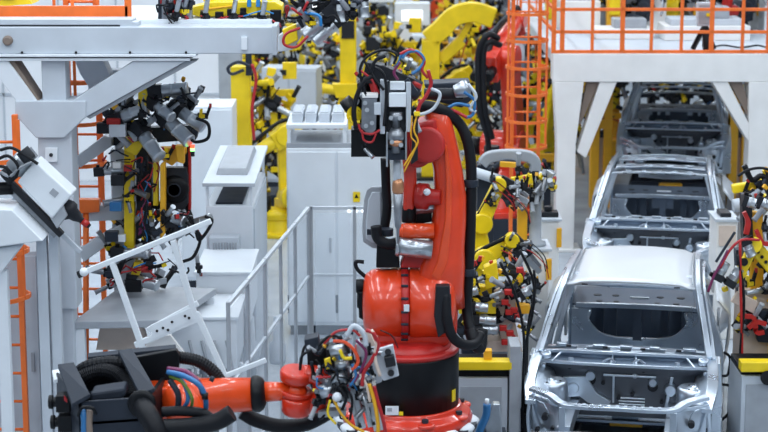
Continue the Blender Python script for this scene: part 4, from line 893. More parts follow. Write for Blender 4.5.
m.lathe(A_(296, 381), (.1, -.15, 1), [(0, 14 / MA), (.02, 16.5 / MA), (.07, 17 / MA), (.09, 15 / MA)], 26); m.lathe(A_(296, 413), (.1, -.15, 1), [(0, 13 / MA), (.02, 15 / MA), (.12, 15.5 / MA), (.13, 13 / MA)], 26)
m.build('wrist_fork', fr)
m = MB('red'); m.tube([A_(304, 374, -.02), A_(318, 376, -.02), A_(322, 388), A_(318, 402), A_(304, 406)], 9.5 / MA, 16); m.build('wrist_yoke', fr)
m = MB('slate'); m.lathe(A_(319, 390), (1, -.05, 0), [(0, 13 / MA), (.02, 15 / MA), (.05, 15 / MA), (.06, 8 / MA)], 24); m.build('tool_flange', fr)
m = MB('orange_red'); m.lathe(A_(182, 404, -.1), (-.5, 0, 1), [(-.15, 20 / MA), (.0, 20 / MA), (.1, 17 / MA), (.16, 10 / MA)], 24); m.pp([(150, 388), (172, 388), (186, 415), (186, 440), (150, 440)], YA - .15, .3); m.build('shoulder', fr, .02, 3)
MB('slate').lim((A_(120, 400).x - .3, YA - .2, 0), (A_(120, 400).x + .5, YA + .4, A_(120, 440).z)).build('pedestal', fr, .02)
# dress pack box
db = thing('hose_box', 'black open hose box with two cross straps over the red arm', 'box', tuple(A_(120, 400, -.2)))
YD = YA - .55
def D3(px, py, Y): return V(px, py, Y)
zt_ = V(120, 372, YD).z
# sloping shallow tray: front-left corner low, open top, corners given in the hall
c_fl = V(78, 402, YD); c_fr = V(150, 397, YD); 
back = Vector((-.28, .62, .06)); 
m = MB('slate'); fl, frr = c_fl, c_fr; bl, br = V(56, 373, YD + .75), V(140, 352, YD + .75)
dn = Vector((0, 0, -.30))
m.prism([fl, frr, frr + dn, fl + dn], (0, .025, 0)); m.build('front_wall', db, .005)
MB('slate').prism([fl, bl, bl + dn, fl + dn], (.03, 0, 0)).build('side_wall', db, .005)
MB('black').prism([frr, V(172, 368, YD + .75), V(172, 368, YD + .75) + dn, frr + dn], (-.03, 0, 0)).build('side_wall', db, .005)
MB('black').prism([bl, V(172, 368, YD + .75), V(172, 368, YD + .75) + dn, bl + dn], (0, .03, 0)).build('back_wall', db, .005)
MB('slate').prism([fl + dn * .5, frr + dn * .5, V(172, 368, YD + .75) + dn * .5, bl + dn * .5], (0, 0, -.02)).build('tray_floor', db)
for a, b, c_, d_ in (((58, 368), (74, 366), (90, 398), (72, 408)), ((118, 354), (132, 352), (155, 392), (140, 398))):
    MB('slate').prism([V(*a, YD + .65), V(*b, YD + .65), V(*c_, YD - .03), V(*d_, YD - .03)], (0, 0, .03)).build('strap', db, .004)
MB('slate').prism([V(88, 357, YD + .8), V(176, 348, YD + .8), V(176, 352, YD + .7), V(88, 361, YD + .7)], (0, 0, .03)).build('top_bar', db, .004)
MB('black').pp([(132, 358), (176, 350), (180, 356), (176, 392), (140, 396)], YD + .5, .06).build('end_plate', db, .005)
m = MB('slate'); m.pp([(90, 393), (124, 388), (126, 396), (120, 400), (90, 402)], YD + .1, .2); m.build('inner_cover', db, .02)
dh = lambda pts, r_, c='rubber', nm='hose', rib=0, k=8: MB(c).tube([V(p[0], p[1], YD + p[2]) for p in pts], r_ / MA, 12, k, rib=rib).build(nm, db)
dh([(84, 402, .4), (78, 388, .5), (84, 377, .55), (100, 371, .55), (116, 374, .5), (126, 384, .42), (132, 398, .3)], 8, rib=.12, k=16)
m = MB('black'); m.lathe(V(142, 404, YD - .04), (0, -1, .1), [(-.03, 13 / MA), (.0, 14 / MA), (.02, 13 / MA), (.02, 9 / MA)], 24); m.build('grommet', db)
dh([(74, 376, .7), (88, 366, .6), (110, 362, .6), (134, 364, .6), (168, 358, .6), (184, 358, .6), (200, 362, .6), (214, 372, .6), (222, 384, .6)], 6.5, rib=.1, k=12)
dh([(162, 412, -.1), (180, 411, -.1), (202, 413, -.1), (210, 418, -.1)], 5); dh([(160, 428, -.15), (190, 426, -.15), (216, 422, -.15), (232, 413, -.15)], 8.5, k=8)
dh([(141, 402, .05), (146, 412, -.12), (154, 426, -.2), (160, 444, -.22)], 10)
dh([(168, 372, -.0), (184, 376, -.1), (200, 386, -.15), (206, 402, -.1), (204, 418, 0)], 2.6, 'sky_blue'); dh([(168, 369, .02), (186, 372, -.05), (198, 382, -.1), (203, 394, -.05)], 2.6, 'magenta'); dh([(170, 376, -.0), (182, 382, -.06), (192, 398, -.1), (190, 412, 0)], 1.6, 'green')
dh([(172, 372, 0), (184, 384, -.05), (188, 400, -.08), (180, 412, 0)], 2.2, 'sky_blue'); dh([(170, 380, 0), (178, 394, -.04), (178, 410, 0)], 3, 'slate')
dh([(82, 410, -.1), (84, 420, -.12), (84, 440, -.12)], 3, 'sky_blue'); dh([(90, 410, -.1), (89, 422, -.12), (90, 440, -.12)], 3.2, 'brown'); dh([(78, 416, -.12), (82, 408, -.14), (92, 408, -.14), (96, 414, -.12)], 1.6, 'black')
dh([(202, 396, -.14), (208, 396, -.14)], 3.6, 'black', 'hose_clip')
for x, y in ((56, 402), (58, 422)):
    m = MB('black'); m.cyl(V(x - 5, y, YD + .3), V(x + 20, y, YD + .3), 5 / MA); m.cyl(V(x - 7, y, YD + .3), V(x - 3, y, YD + .3), 7 / MA); m.box(V(x + 8, y, YD + .3), (.1, .12, .12)); m.build('fitting', db, .004)
MB('white').prism([V(52, 374, YD + .8), V(64, 372, YD + .8), V(66, 380, YD + .7), V(54, 384, YD + .7)], (0, 0, .03)).build('flap', db, .004)
MB('cable_red').pp([(64, 396), (67, 400), (67, 403), (64, 400)], YD + .18, .02).build('tag_mark', db)
hb = fr
dh2 = lambda pts, r_, c='rubber', nm='hose': MB(c).tube([V(p[0], p[1], YA + p[2]) for p in pts], r_ / MA, 12, 8).build(nm, fr)
dh2([(242, 412, .2), (256, 420, .2), (280, 426, .2), (306, 424, .2), (330, 412, .2)], 7.5)
dh2([(300, 372, .1), (302, 356, .1), (306, 345, .1), (318, 338, .1)], 1.4)
m = MB('slate'); m.cyl(V(210, 378, YA - .3), V(214, 380, YA - .3), .02); m.build('arm_mark', fr)

# tool at the end of the foreground arm
YE = 13.2
tl = thing('gripper_tool', 'cluttered gripper tool with red and orange hoses at the end of the horizontal arm', 'gripper', tuple(V(350, 400, YE)))
for c, pts, y, t in (('black', [(307, 348), (328, 344), (334, 400), (318, 404), (308, 380)], .1, .2), ('dark', [(326, 350), (346, 346), (352, 400), (330, 404)], 0, .2), ('slate', [(304, 340), (318, 337), (320, 350), (306, 352)], .0, .15), ('light_grey', [(376, 350), (393, 345), (399, 376), (384, 381), (380, 378)], -.1, .04), ('alu', [(356, 344), (366, 342), (368, 354), (358, 358)], -.12, .12),
                     ('light_grey', [(346, 386), (354, 384), (366, 428), (358, 430)], -.05, .05), ('light_grey', [(366, 384), (374, 382), (384, 430), (374, 432)], -.02, .05), ('steel', [(334, 356), (346, 352), (350, 380), (336, 384)], -.08, .1), ('light_grey', [(360, 350), (378, 346), (382, 382), (366, 388)], .02, .04), ('black', [(364, 384), (366, 384), (372, 420), (369, 421)], -.08, .04), ('beige', [(358, 332), (370, 332), (376, 346), (368, 348), (366, 337), (360, 338)], -.06, .04), ('warm_white', [(352, 380), (374, 376), (376, 386), (354, 390)], -.1, .1), ('dark', [(384, 358), (394, 356), (396, 366), (386, 368)], -.16, .08), ('grey', [(318, 412), (346, 410), (346, 416), (318, 418)], .0, .1), ('yellow', [(324, 360), (330, 358), (332, 368), (326, 370)], -.14, .04), ('white', [(362, 400), (376, 398), (382, 424), (368, 428)], .04, .05)):
    MB(c).pp(pts, YE + y, t).build('plate', tl, .005)
m = MB('dark'); m.cyl(V(388, 352, YE - .13), V(388, 352, YE - .09), .024, n=16); m.cyl(V(391, 373, YE - .13), V(391, 373, YE - .09), .024, n=16); m.build('plate_hole', tl)
for a, b, r_ in (((330, 352), (346, 348), .04), ((336, 366), (350, 362), .035), ((330, 380), (346, 376), .04), ((350, 394), (358, 426), .016), ((362, 392), (372, 424), .012), ((320, 392), (334, 388), .05)):
    m = MB('alu'); m.cyl(V(*a, YE - .12), V(*b, YE - .12), r_); m.use('dark').cyl(V(*b, YE - .12), V(b[0] + 3, b[1] - 1, YE - .12), r_ * 1.15); m.build('cylinder', tl)
m = MB('white'); m.ball(V(337, 397, YE - .2), .035); m.build('cap', tl)
ts = lambda pts, r_, c: MB(c).tube([V(p[0], p[1], YE - .2 - (p[2] if len(p) > 2 else 0)) for p in pts], r_ / MA, 8, 7).build('hose', tl)
for pts, r_, c in (([(333, 341), (344, 342), (354, 350), (358, 362), (352, 370)], 1.8, 'orange_red'), ([(366, 330), (374, 334), (378, 346), (372, 360), (364, 372), (362, 386)], 2, 'cable_red'), ([(371, 330), (377, 340), (375, 358), (380, 376)], 1.8, 'beige'), ([(374, 386), (378, 402), (384, 424), (386, 440)], 1.8, 'cable_red'), ([(346, 336), (354, 326), (364, 334), (366, 346)], 2.6, 'light_grey'),
                   ([(340, 350), (344, 358), (352, 358)], 1.8, 'yellow'), ([(334, 400), (340, 412), (350, 424), (364, 432)], 1.4, 'amber'), ([(369, 384), (374, 400), (378, 424), (377, 440)], 2, 'amber'), ([(312, 350), (302, 356), (300, 370)], 1.4, 'rubber'), ([(324, 344), (336, 332), (352, 330), (360, 336)], 1.3, 'cable_red'), ([(318, 346), (330, 336), (342, 338)], 1.4, 'rubber'), ([(356, 340), (366, 352), (362, 368), (354, 382)], 1.5, 'magenta'), ([(380, 330), (392, 336), (398, 348)], .6, 'rubber'), ([(345, 385), (352, 400), (350, 420)], 1.3, 'rubber'), ([(330, 400), (328, 414), (336, 424)], 1.2, 'yellow'), ([(358, 372), (366, 384), (370, 402)], 1.4, 'beige'), ([(352, 364), (356, 376), (350, 386)], 1.4, 'sky_blue'), ([(340, 388), (346, 398), (342, 410)], 1.6, 'rubber')):
    ts(pts, r_, c)
for i in range(18): clamp(tl, V(rnd.uniform(312, 372), rnd.uniform(342, 410), YE - .08), (rnd.uniform(-1, 1), -.6, rnd.uniform(-1, 1)), rnd.uniform(.3, .5))
a = V(345, 388, YE - .1)
cables(tl, (V(312, 0, YE).x, YE - .2, V(0, 415, YE).z), (V(378, 0, YE).x, YE - .08, V(0, 340, YE).z), 18, .007, rr=rnd, sag=.06)

CLP = CLP_B
# ================================================================ RIGHT WHITE PLATFORM OVER THE LINE
YP = 27.0
dz_ = V(660, 53.5, YP).z
pf = thing('white_platform', 'white steel platform spanning the assembly line on braced columns', 'platform', tuple(GX(660, YP)))
m = MB('warm_white'); m.pp([(553, 54), (830, 54), (830, 82), (553, 82)], YP, .4); m.build('beam', pf, .01)
m = MB('light_grey'); m.lim((V(553, 60, YP).x, YP + .4, dz_ - .15), (V(830, 60, YP).x, YP + 9.5, dz_)); m.build('deck', pf, .006)
zb_ = V(0, 82, YP).z
for xa, xb, xc, xd in ((554, 584, 558, 577), (749, 785, 751, 785)):
    a, b = V(xa, 82, YP), V(xb, 82, YP); c, d = V(xc, 82, YP), V(xd, 82, YP)
    m = MB('warm_white'); m.prism([a, b, Vector((d.x, YP, zb_ - .9)), Vector((d.x, YP, 0)), Vector((c.x, YP, 0)), Vector((c.x, YP, zb_ - .9))], (0, .36, 0)); m.build('column', pf, .01)
    MB('warm_white').lim((c.x - .1, YP - .08, 0), (d.x + .1, YP + .44, .04)).build('base_plate', pf, .006)
for L1, L2 in (([(600, 82), (617, 82), (586, 158), (577, 152)], [(587, 82), (599, 82), (581, 124), (578, 124)]), ([(712, 82), (728, 82), (751, 128), (751, 146)], [(729, 82), (742, 82), (752, 112), (752, 124)])):
    MB('warm_white').pp(L1, YP + .02, .3).build('brace', pf, .008); MB('brown').pp(L2, YP + .1, .1).build('gusset', pf, .006)
gr = thing('guard_rail', 'long orange guard rail along the edge of the white platform', 'railing', (V(660, 53, YP).x, YP + .06, dz_))
for x in (553.5, 562, 592, 622, 651, 681, 711, 742, 768, 797): 
    a = V(x, 53, YP + .05); w_ = .022 if x in (592, 651, 681, 742) else .032; MB('orange').lim((a.x - w_, YP + .03, dz_), (a.x + w_, YP + .08, dz_ + 1.15)).build('post', gr, .004)
a, b = V(553, 53, YP + .05).x, V(797, 53, YP + .05).x
for z in (.0, .28, .60, 1.1): MB('orange').lim((a, YP + .03, dz_ + z), (b, YP + .07, dz_ + z + .045)).build('rail', gr, .004)
# side run of the rail going back
a = V(554, 53, YP + .05); m = MB('orange')
for z in (.28, .60, 1.1): m.lim((a.x - .02, YP + .1, dz_ + z), (a.x + .02, YP + 5, dz_ + z + .04))
m.build('side_rail', gr)
def deck_thing(name, label, cat): return thing(name, label, cat, (V(660, 20, YP + 2).x, YP + 2, dz_))
def DX(px, Y): t = Y * cp + (H - dz_) * sp; return (px - 384) / F * t
def stand(name, label, cat, px, Y, parts):
    x = DX(px, Y); r_ = thing(name, label, cat, (x, Y, dz_))
    for nm, c, cx, cy, z0, sx, sy, sz in parts: MB(c).lim((x + cx - sx / 2, Y + cy - sy / 2, dz_ + z0), (x + cx + sx / 2, Y + cy + sy / 2, dz_ + z0 + sz)).build(nm, r_, .012)
    return r_
mon = stand('operator_terminal', 'white box terminal on a black tripod foot behind the orange rail', 'terminal', 704, YP + .35, [('screen_box', 'light_grey', 0, 0, .36, .25, .12, .34), ('door_frame', 'grey', 0, -.06, .39, .2, .01, .28), ('keypad', 'yellow', .03, -.075, .5, .05, .01, .05), ('pole', 'black', 0, .02, .05, .05, .05, .4)])
x = DX(704, YP + .35)
for a in (0, 120, 240): MB('black').bar((x, YP + .35, dz_ + .36), (x + .17 * math.cos(R(a + 30)), YP + .35 + .17 * math.sin(R(a + 30)), dz_ + .02), .08, .06).build('leg', mon, .004)
stand('support_post', 'white square post standing on the platform deck', 'post', 655, YP + 3.2, [('shaft', 'warm_white', 0, 0, 0, .3, .3, 2.6), ('foot', 'warm_white', 0, 0, 0, .44, .44, .05)])
stand('low_machine', 'flat pale machine base with grey top on the platform deck', 'machine', 703, YP + 2.2, [('bed', 'warm_white', 0, 0, 0, 1.3, .8, .22), ('top', 'light_grey', 0, 0, .22, 1.1, .6, .1), ('block', 'grey', .2, -.1, .32, .3, .3, .18)])
stand('low_machine', 'white block shaped machine at the left end of the platform deck', 'machine', 578, YP + 3.4, [('bed', 'warm_white', 0, 0, 0, .62, .8, .5), ('top', 'light_grey', 0, 0, .5, .5, .6, .1)])
stand('low_machine', 'wide low white machine in front of the black robot on the platform', 'machine', 622, YP + 2.3, [('bed', 'warm_white', 0, 0, 0, .9, .6, .16), ('top', 'grey', .1, 0, .16, .5, .4, .14)])
stand('control_box', 'white cabinet at the right end of the platform deck', 'cabinet', 775, YP + 3.2, [('housing', 'white', 0, 0, 0, .45, .5, 1.5), ('door', 'warm_white', 0, -.26, .1, .38, .03, 1.3)])
lift_col = stand('lift_column', 'orange and yellow lift column on the left part of the platform', 'column', 613, YP + 3.0, [('mast', 'amber', 0, 0, 0, .22, .2, 2.4), ('carriage', 'yellow', 0, -.14, .3, .16, .1, .7)])  # plain amber and yellow paint, no emission
for px, Y, lb in ((636, YP + 3.1, 'black robot standing beside the orange lift column on the platform'), (738, YP + 3.2, 'black robot at the right behind the terminal on the platform'), (672, YP + 3.6, 'black and yellow robot in the middle of the platform')):
    o = make_robot('robot', lb, 'slate' if px != 672 else 'yellow', rnd.choice([200, -30, 250]), 12, -20, s=.55); o.location = (DX(px, Y), Y, dz_)
for px, Y, c, w_, h_, nc, lb in ((608, YP + 4.2, 'yellow', 1.1, 1.0, 26, 'yellow clamp jig directly behind the orange lift column on the platform'), (680, YP + 4.0, 'grey', 1.3, .9, 26, 'grey clamp jig on the flat machine behind the terminal'), (744, YP + 4.1, 'warm_white', 1.2, .9, 22, 'white framed clamp jig right of the terminal on the platform'), (575, YP + 5.6, 'yellow', 1.0, 1.3, 12, 'yellow clamp jig behind the white block machine on the platform'), (648, YP + 5.2, 'amber', .9, 1.2, 12, 'amber clamp jig behind the white post on the platform'), (700, YP + 5.6, 'yellow', 1.0, 1.4, 12, 'yellow clamp jig deep behind the terminal on the platform'), (775, YP + 5.6, 'light_grey', .9, 1.3, 10, 'pale clamp jig at the far right end of the platform')):
    jj = make_jig('jig', lb, w_, .5, h_, nc, int(px), c, cab=8); jj.location = (DX(px, Y), Y, dz_)
for px, Y, c, a_, lb in ((598, YP + 4.6, 'deep_red', 220, 'dark red robot on the left part of the platform'), (764, YP + 5.6, 'yellow', 200, 'yellow robot at the right end of the platform'), (722, YP + 2.9, 'deep_red', 300, 'dark red robot behind the terminal on the platform')):
    o = make_robot('robot', lb, c, a_, 8, 0, s=.5); o.location = (DX(px, Y), Y, dz_)
m = MB('rubber'); m.tube([(DX(x, YP + .7 + i * .03), YP + .7 + (i % 3) * .15, dz_ + .015) for i, x in enumerate((706, 716, 728, 738, 750, 760, 764))], .012, 6); tag(m.build('power_cable'), 'thin black cable lying on the platform deck by the terminal', 'cable')
jj = make_jig('jig', 'mixed clamp jig on the right half of the platform', 1.0, .5, 1.1, 10, 91, 'yellow', cab=6); jj.location = (DX(735, YP + 8), YP + 8, dz_)
jj = make_jig('jig', 'pale clamp jig on the left half of the platform', .9, .5, 1.2, 10, 92, 'warm_white', cab=6); jj.location = (DX(612, YP + 8), YP + 8, dz_)

# ================================================================ STATION LEFT OF THE LINE
YL = 16.9
def prismz(m, pts, z, h): return m.prism([(p.x, p.y, z) for p in pts], (0, 0, h))
cb = thing('floor_cabinet', 'grey floor cabinet with a yellow rail on top beside the big red robot', 'cabinet', (V(482, 400, YL).x, YL + .3, 0))
a = V(456, 378, YL); b = V(508, 378, YL)
MB('light_grey').lim((a.x, YL, 0), (b.x, YL + .7, a.z)).build('housing', cb, .008)
MB('black').lim((a.x, YL + .05, a.z), (b.x + .02, YL + .5, V(0, 368, YL).z)).build('recess', cb)
t_ = V(0, 357, YL).z; MB('yellow').lim((a.x, YL - .05, V(0, 369, YL).z), (b.x + .04, YL + .1, t_ - .03)).build('rail', cb, .01)
MB('amber').lim((V(484, 360, YL).x, YL, t_ - .03), (V(492, 360, YL).x, YL + .1, t_ + .06)).build('catch', cb, .006)
MB('grey').lim((a.x + .04, YL - .01, .2), (b.x - .06, YL, a.z - .08)).build('door', cb, .004)
m = MB('grey'); c0 = V(510, 350, YL - .05); m.lim((c0.x, YL - .05, 0), (c0.x + .1, YL + .3, V(0, 345, YL).z)); tag(m.build('cable_duct', None, .006), 'grey vertical cable duct between the floor cabinet and the nearest car body', 'duct')
MB_ = lambda c, pts, Y, t, par, nm='plate', bv=.006: MB(c).pp(pts, Y, t).build(nm, par, bv)
stn = thing('clamp_station', 'clamp station with beige plates and red clamps left of the nearest car body', 'station', (V(495, 340, 18).x, 18.2, 0))
Y = 18.0
a = V(488, 350, Y); b = V(522, 350, Y); MB('light_grey').lim((a.x, Y, 0), (b.x, Y + .6, a.z)).build('pedestal', stn, .01)
MB_('beige', [(488, 341), (520, 341), (523, 352), (486, 352)], Y - .05, .3, stn); MB_('beige', [(499, 315), (514, 315), (519, 341), (501, 341)], Y, .1, stn); MB_('beige', [(494, 292), (508, 284), (518, 300), (516, 312), (500, 314)], Y + .05, .08, stn)
MB_('yellow', [(459, 300), (496, 303), (496, 314), (459, 314)], Y - .1, .15, stn, 'bar'); MB_('yellow', [(460, 284), (492, 288), (492, 296), (462, 296)], Y + .1, .15, stn, 'bar'); MB_('amber', [(516, 305), (530, 305), (531, 314), (517, 314)], Y - .1, .12, stn, 'bar'); MB_('yellow', [(462, 322), (478, 322), (480, 330), (462, 330)], Y, .1, stn, 'bar')
MB_('yellow', [(484, 268), (497, 262), (499, 285), (486, 290)], Y, .15, stn, 'bar')
a = V(470, 330, Y + .2); MB('slate').lim((a.x - .08, Y + .2, 0), (a.x + .08, Y + .4, V(0, 280, Y).z)).build('post', stn, .01)
a = V(490, 330, Y + .4); MB('grey').lim((a.x - .2, Y + .42, 0), (a.x + .2, Y + .6, V(0, 290, Y).z)).build('post', stn, .01)
for x, y in ((505, 302), (509, 312), (514, 310), (503, 328), (510, 333), (518, 316), (505, 342), (526, 290), (508, 292), (520, 270)): MB('deep_red').box(V(x, y, Y - .12), (.07, .06, .05)).build('stop', stn, .005); MB('cable_red').bar(V(x, y, Y - .12), V(x + 5, y + 4, Y - .12), .025).build('pin', stn)
for i, (a, b) in enumerate((((468, 306), (488, 308)), ((470, 319), (496, 321)), ((474, 330), (498, 330)), ((462, 294), (478, 290)), ((520, 296), (530, 290)))): servo(stn, a, b, Y - .18, .045)
g_ = random.Random(8); keep = rnd; rnd = g_
for i in range(30): clamp(stn, V(g_.uniform(462, 532), g_.uniform(262, 345), Y - .05 + g_.uniform(-.1, .3)), (g_.uniform(-1, 1), -.3, g_.uniform(-1, 1)), g_.uniform(.4, .8))
rnd = keep
stn2 = thing('cable_bundle', 'black cable bundle hanging down left of the nearest car body', 'cable', tuple(V(530, 340, 17)))
for k, pts in enumerate(([(500, 262), (512, 286), (520, 312), (524, 340), (523, 380), (522, 428)], [(520, 250), (533, 280), (533, 310), (526, 345), (525, 380), (524, 430)], [(534, 270), (535, 292), (529, 320), (527, 350), (526, 430)])):
    MB('rubber').tube([V(x, y, 17.0 + .05 * k) for x, y in pts], .013, 8).build('cable', stn2)
a = V(524, 415, 17.0); MB('rubber').tube([(a.x, 17.02, a.z), (a.x, 17.05, .6), (a.x + .02, 17.05, .03)], .03, 8).build('conduit', stn2)

def sr(label, px, py, Y, z, a1, a2, a3, s, c='yellow', gun=True):
    p = GX(px, Y, z); o = make_robot('robot', label, c, a1, a2, a3, gun, s); o.location = (p.x, Y, z)
    r_ = thing('pedestal', 'grey pedestal block under the ' + label[:label.index(' robot') + 6].replace('small ', ''), 'pedestal', (p.x, Y, 0))
    MB('light_grey').lim((p.x - .25, Y - .25, .04), (p.x + .25, Y + .25, z - .03)).build('block', r_, .01); MB('grey').lim((p.x - .3, Y - .3, 0), (p.x + .3, Y + .3, .04)).build('foot_plate', r_); MB('grey').lim((p.x - .28, Y - .28, z - .03), (p.x + .28, Y + .28, z)).build('top_plate', r_)
    return o
def link_robot(label, Y, base, pts, ws, gun, z):
    p = V(base[0], base[1], Y); r_ = thing('robot', label, 'robot', (p.x, Y, z))
    m = MB('yellow'); m.lathe((p.x, Y, z), (0, 0, 1), [(0, .2), (.04, .2), (.06, .15), (max(.1, p.z - z - .05), .14)], 20); m.build('base', r_)
    for i in range(len(pts) - 1):
        a, b = V(*pts[i], Y - .1 * (i + 1)), V(*pts[i + 1], Y - .1 * (i + 1))
        m = MB('yellow'); m.bar(a, b, ws[i] * 1.2, ws[i] * 1.5, up=(0, 1, 0), w2=ws[i]); m.cyl(a - Vector((0, ws[i], 0)), a + Vector((0, ws[i] * .8, 0)), ws[i] * .85); m.build('arm_link', r_, .015)
    e = V(*pts[-1], Y - .1 * len(pts)); m = MB('yellow'); m.cyl(e - Vector((0, .07, 0)), e + Vector((0, .07, 0)), .075); m.build('wrist', r_, .01)
    MB('rubber').tube([V(base[0] - 6, base[1] - 6, Y - .15), V(pts[0][0] - 8, pts[0][1] - 8, Y - .2), V(pts[1][0] - 3, pts[1][1] - 8, Y - .25), V(pts[-1][0], pts[-1][1] - 5, Y - .3)], .022, 8).build('hose', r_)
    g0, g1 = V(*gun[0], Y - .3), V(*gun[1], Y - .3); d = (g1 - g0).normalized(); L_ = (g1 - g0).length
    m = MB('dark'); m.bar(g0, g0 + d * L_ * .4, .11); m.use('alu').bar(g0 + d * L_ * .35, g1, .06); m.use('steel').bar(g0 + d * L_ * .3 + Vector((0, 0, .1)), g1 + Vector((0, 0, .06)), .04); m.use('copper').cyl(g1, g1 + Vector((0, 0, .06)), .015, n=8); m.use('dark').bar(g0 - d * .05 + Vector((0, 0, .1)), g0 + d * .1 + Vector((0, 0, .1)), .08); m.build('welding_gun', r_, .005)
    for i in range(9): q = V(gun[0][0] + rnd.uniform(-14, 18), gun[0][1] + rnd.uniform(-10, 20), Y - .35); clamp(r_, q, (rnd.uniform(-1, 1), -.4, rnd.uniform(-.7, .7)), rnd.uniform(.35, .55))
    for i in range(5): q = V(gun[0][0] + rnd.uniform(-20, 10), gun[0][1] + rnd.uniform(-16, 10), Y - .4); MB(rnd.choice(['rubber', 'cable_red', 'slate'])).tube([q, q + Vector((.08, 0, -.04)), q + Vector((.2, 0, -.16)), q + Vector((.24, 0, -.30))], .006, 6).build('cable', r_)
    h = Vector((p.x, Y, 0)); pd = thing('pedestal', 'grey pedestal block under the ' + label[:label.index(' robot') + 6], 'pedestal', tuple(h))
    MB('light_grey').lim((p.x - .25, Y - .22, .04), (p.x + .25, Y + .22, z - .03)).build('block', pd, .01); MB('grey').lim((p.x - .3, Y - .28, 0), (p.x + .3, Y + .28, .04)).build('foot_plate', pd); MB('grey').lim((p.x - .28, Y - .25, z - .03), (p.x + .28, Y + .25, z)).build('top_plate', pd)
    return r_
link_robot('upright yellow robot just right of the black hose of the big red robot', 19.9, (474, 262), [(475, 240), (482, 222), (499, 184)], [.17, .13], [(505, 190), (528, 202)], 1.45)
link_robot('low yellow robot leaning over the beige clamp station', 19.2, (470, 290), [(472, 272), (484, 258), (512, 240)], [.16, .13], [(516, 248), (540, 272)], 1.2)
link_robot('short yellow robot low between the drum base and the beige plates', 20.6, (492, 286), [(492, 275), (500, 262), (516, 278)], [.16, .12], [(520, 282), (540, 292)], 1.0)
# grey C-shaped carrier arm behind
ca = thing('carrier_arm', 'grey curved carrier arm with black nozzle behind the yellow robots left of the line', 'arm', (V(490, 200, 22).x, 22, 0))
m = MB('grey'); m.beam([V(482, 164, 22), V(490, 157, 22), V(508, 155, 22), V(527, 156, 22), V(535, 162, 22), V(535, 172, 22)], .13, .14, up=(0, 1, 0)); m.build('curved_arm', ca, .02)
m = MB('black'); m.lathe(V(535, 170, 22), (0, 0, -1), [(0, .08), (.08, .09), (.1, .05), (.25, .035)], 16); m.build('nozzle', ca)
m = MB('light_grey'); m.cyl(V(474, 172, 21.9), V(500, 180, 21.8), .06); m.build('cylinder', ca); a = V(486, 165, 22); MB('slate').lim((a.x - .1, 22, 0), (a.x + .1, 22.3, a.z)).build('post', ca, .01)
MB('slate').tube([V(488, 170, 21.9), V(505, 162, 21.9), V(520, 166, 21.9), V(528, 180, 21.9)], .03, 8).build('hose', ca)
MB('amber').bar(V(500, 164, 21.8), V(516, 165, 21.8), .06).build('lever', ca, .005)
# pedestals with gun heads by the platform column
for lb, pa, ztop, Y in (('white pedestal with a flat top in front of the platform column', (540, 562), 219, 22.6), ('lower white pedestal carrying the grey post', (524, 552), 249, 20.6)):
    r_ = thing('pedestal', lb, 'pedestal', (V(sum(pa) / 2, ztop, Y).x, Y + .3, 0)); a = V(pa[0], ztop, Y); b = V(pa[1], ztop, Y)
    MB('warm_white').lim((a.x + .03, Y + .03, 0), (b.x - .03, Y + .5, a.z - .03)).build('block', r_, .008); MB('light_grey').lim((a.x, Y, a.z - .03), (b.x, Y + .55, a.z)).build('top_plate', r_, .004)
    MB('amber').lim((b.x - .06, Y - .01, a.z - .35), (b.x - .0, Y + .06, a.z - .12)).build('label_strip', r_)
zt2 = V(0, 249, 20.6).z
tg = thing('stationary_gun', 'grey post with a silver and yellow gun head standing on the lower white pedestal', 'welding gun', (V(535, 248, 20.8).x, 20.8, zt2))
x = V(535, 248, 20.8).x
m = MB('grey'); m.lathe((x, 20.8, zt2), (0, 0, 1), [(0, .12), (.04, .12), (.06, .07), (.5, .065), (.52, .09), (.58, .09)], 20); m.build('post', tg)
MB('amber').lim((x - .2, 20.78, zt2 + .02), (x - .09, 20.9, zt2 + .42)).build('cover', tg, .01)
m = MB('alu'); m.ball((x + .08, 20.75, zt2 + .75), .1); m.bar((x + .02, 20.75, zt2 + .6), (x + .16, 20.7, zt2 + .86), .1); m.use('dark').bar((x - .3, 20.75, zt2 + .68), (x + .05, 20.75, zt2 + .55), .1, .12); m.use('yellow').bar((x - .28, 20.7, zt2 + .74), (x - .05, 20.68, zt2 + .78), .08, .1); m.build('gun_head', tg, .008)
for i in range(9): clamp(tg, (x + rnd.uniform(-.3, .18), 20.7, zt2 + rnd.uniform(.5, .9)), (rnd.uniform(-1, 1), -.4, rnd.uniform(-1, 1)), .7)
m = MB('dark'); c = V(548, 217, 22.8); m.lim((c.x - .12, 22.7, V(0, 219, 22.6).z), (c.x + .12, 22.9, V(0, 219, 22.6).z + .06)); m.cyl((c.x, 22.8, V(0, 219, 22.6).z + .06), (c.x, 22.8, V(0, 219, 22.6).z + .12), .05); tag(m.build('sensor_head', None, .006), 'small dark sensor head on the flat topped white pedestal', 'sensor')
# amber barriers behind, by the ladder
for py, Y, lb in ((158, 30.5, 'upper amber barrier beam behind the orange ladder'), (181, 27.9, 'lower amber barrier beam behind the orange ladder')):
    a = V(524, py - 4, Y); b = V(558, py + 4, Y); r_ = thing('barrier', lb, 'barrier', ((a.x + b.x) / 2, Y, 0))
    MB('amber').lim((a.x, Y, b.z), (b.x, Y + .1, a.z)).build('beam', r_, .01); MB('slate').lim((a.x + .1, Y + .1, 0), (a.x + .2, Y + .2, a.z)).build('post', r_); MB('slate').lim((b.x - .2, Y + .1, 0), (b.x - .1, Y + .2, a.z)).build('post', r_)
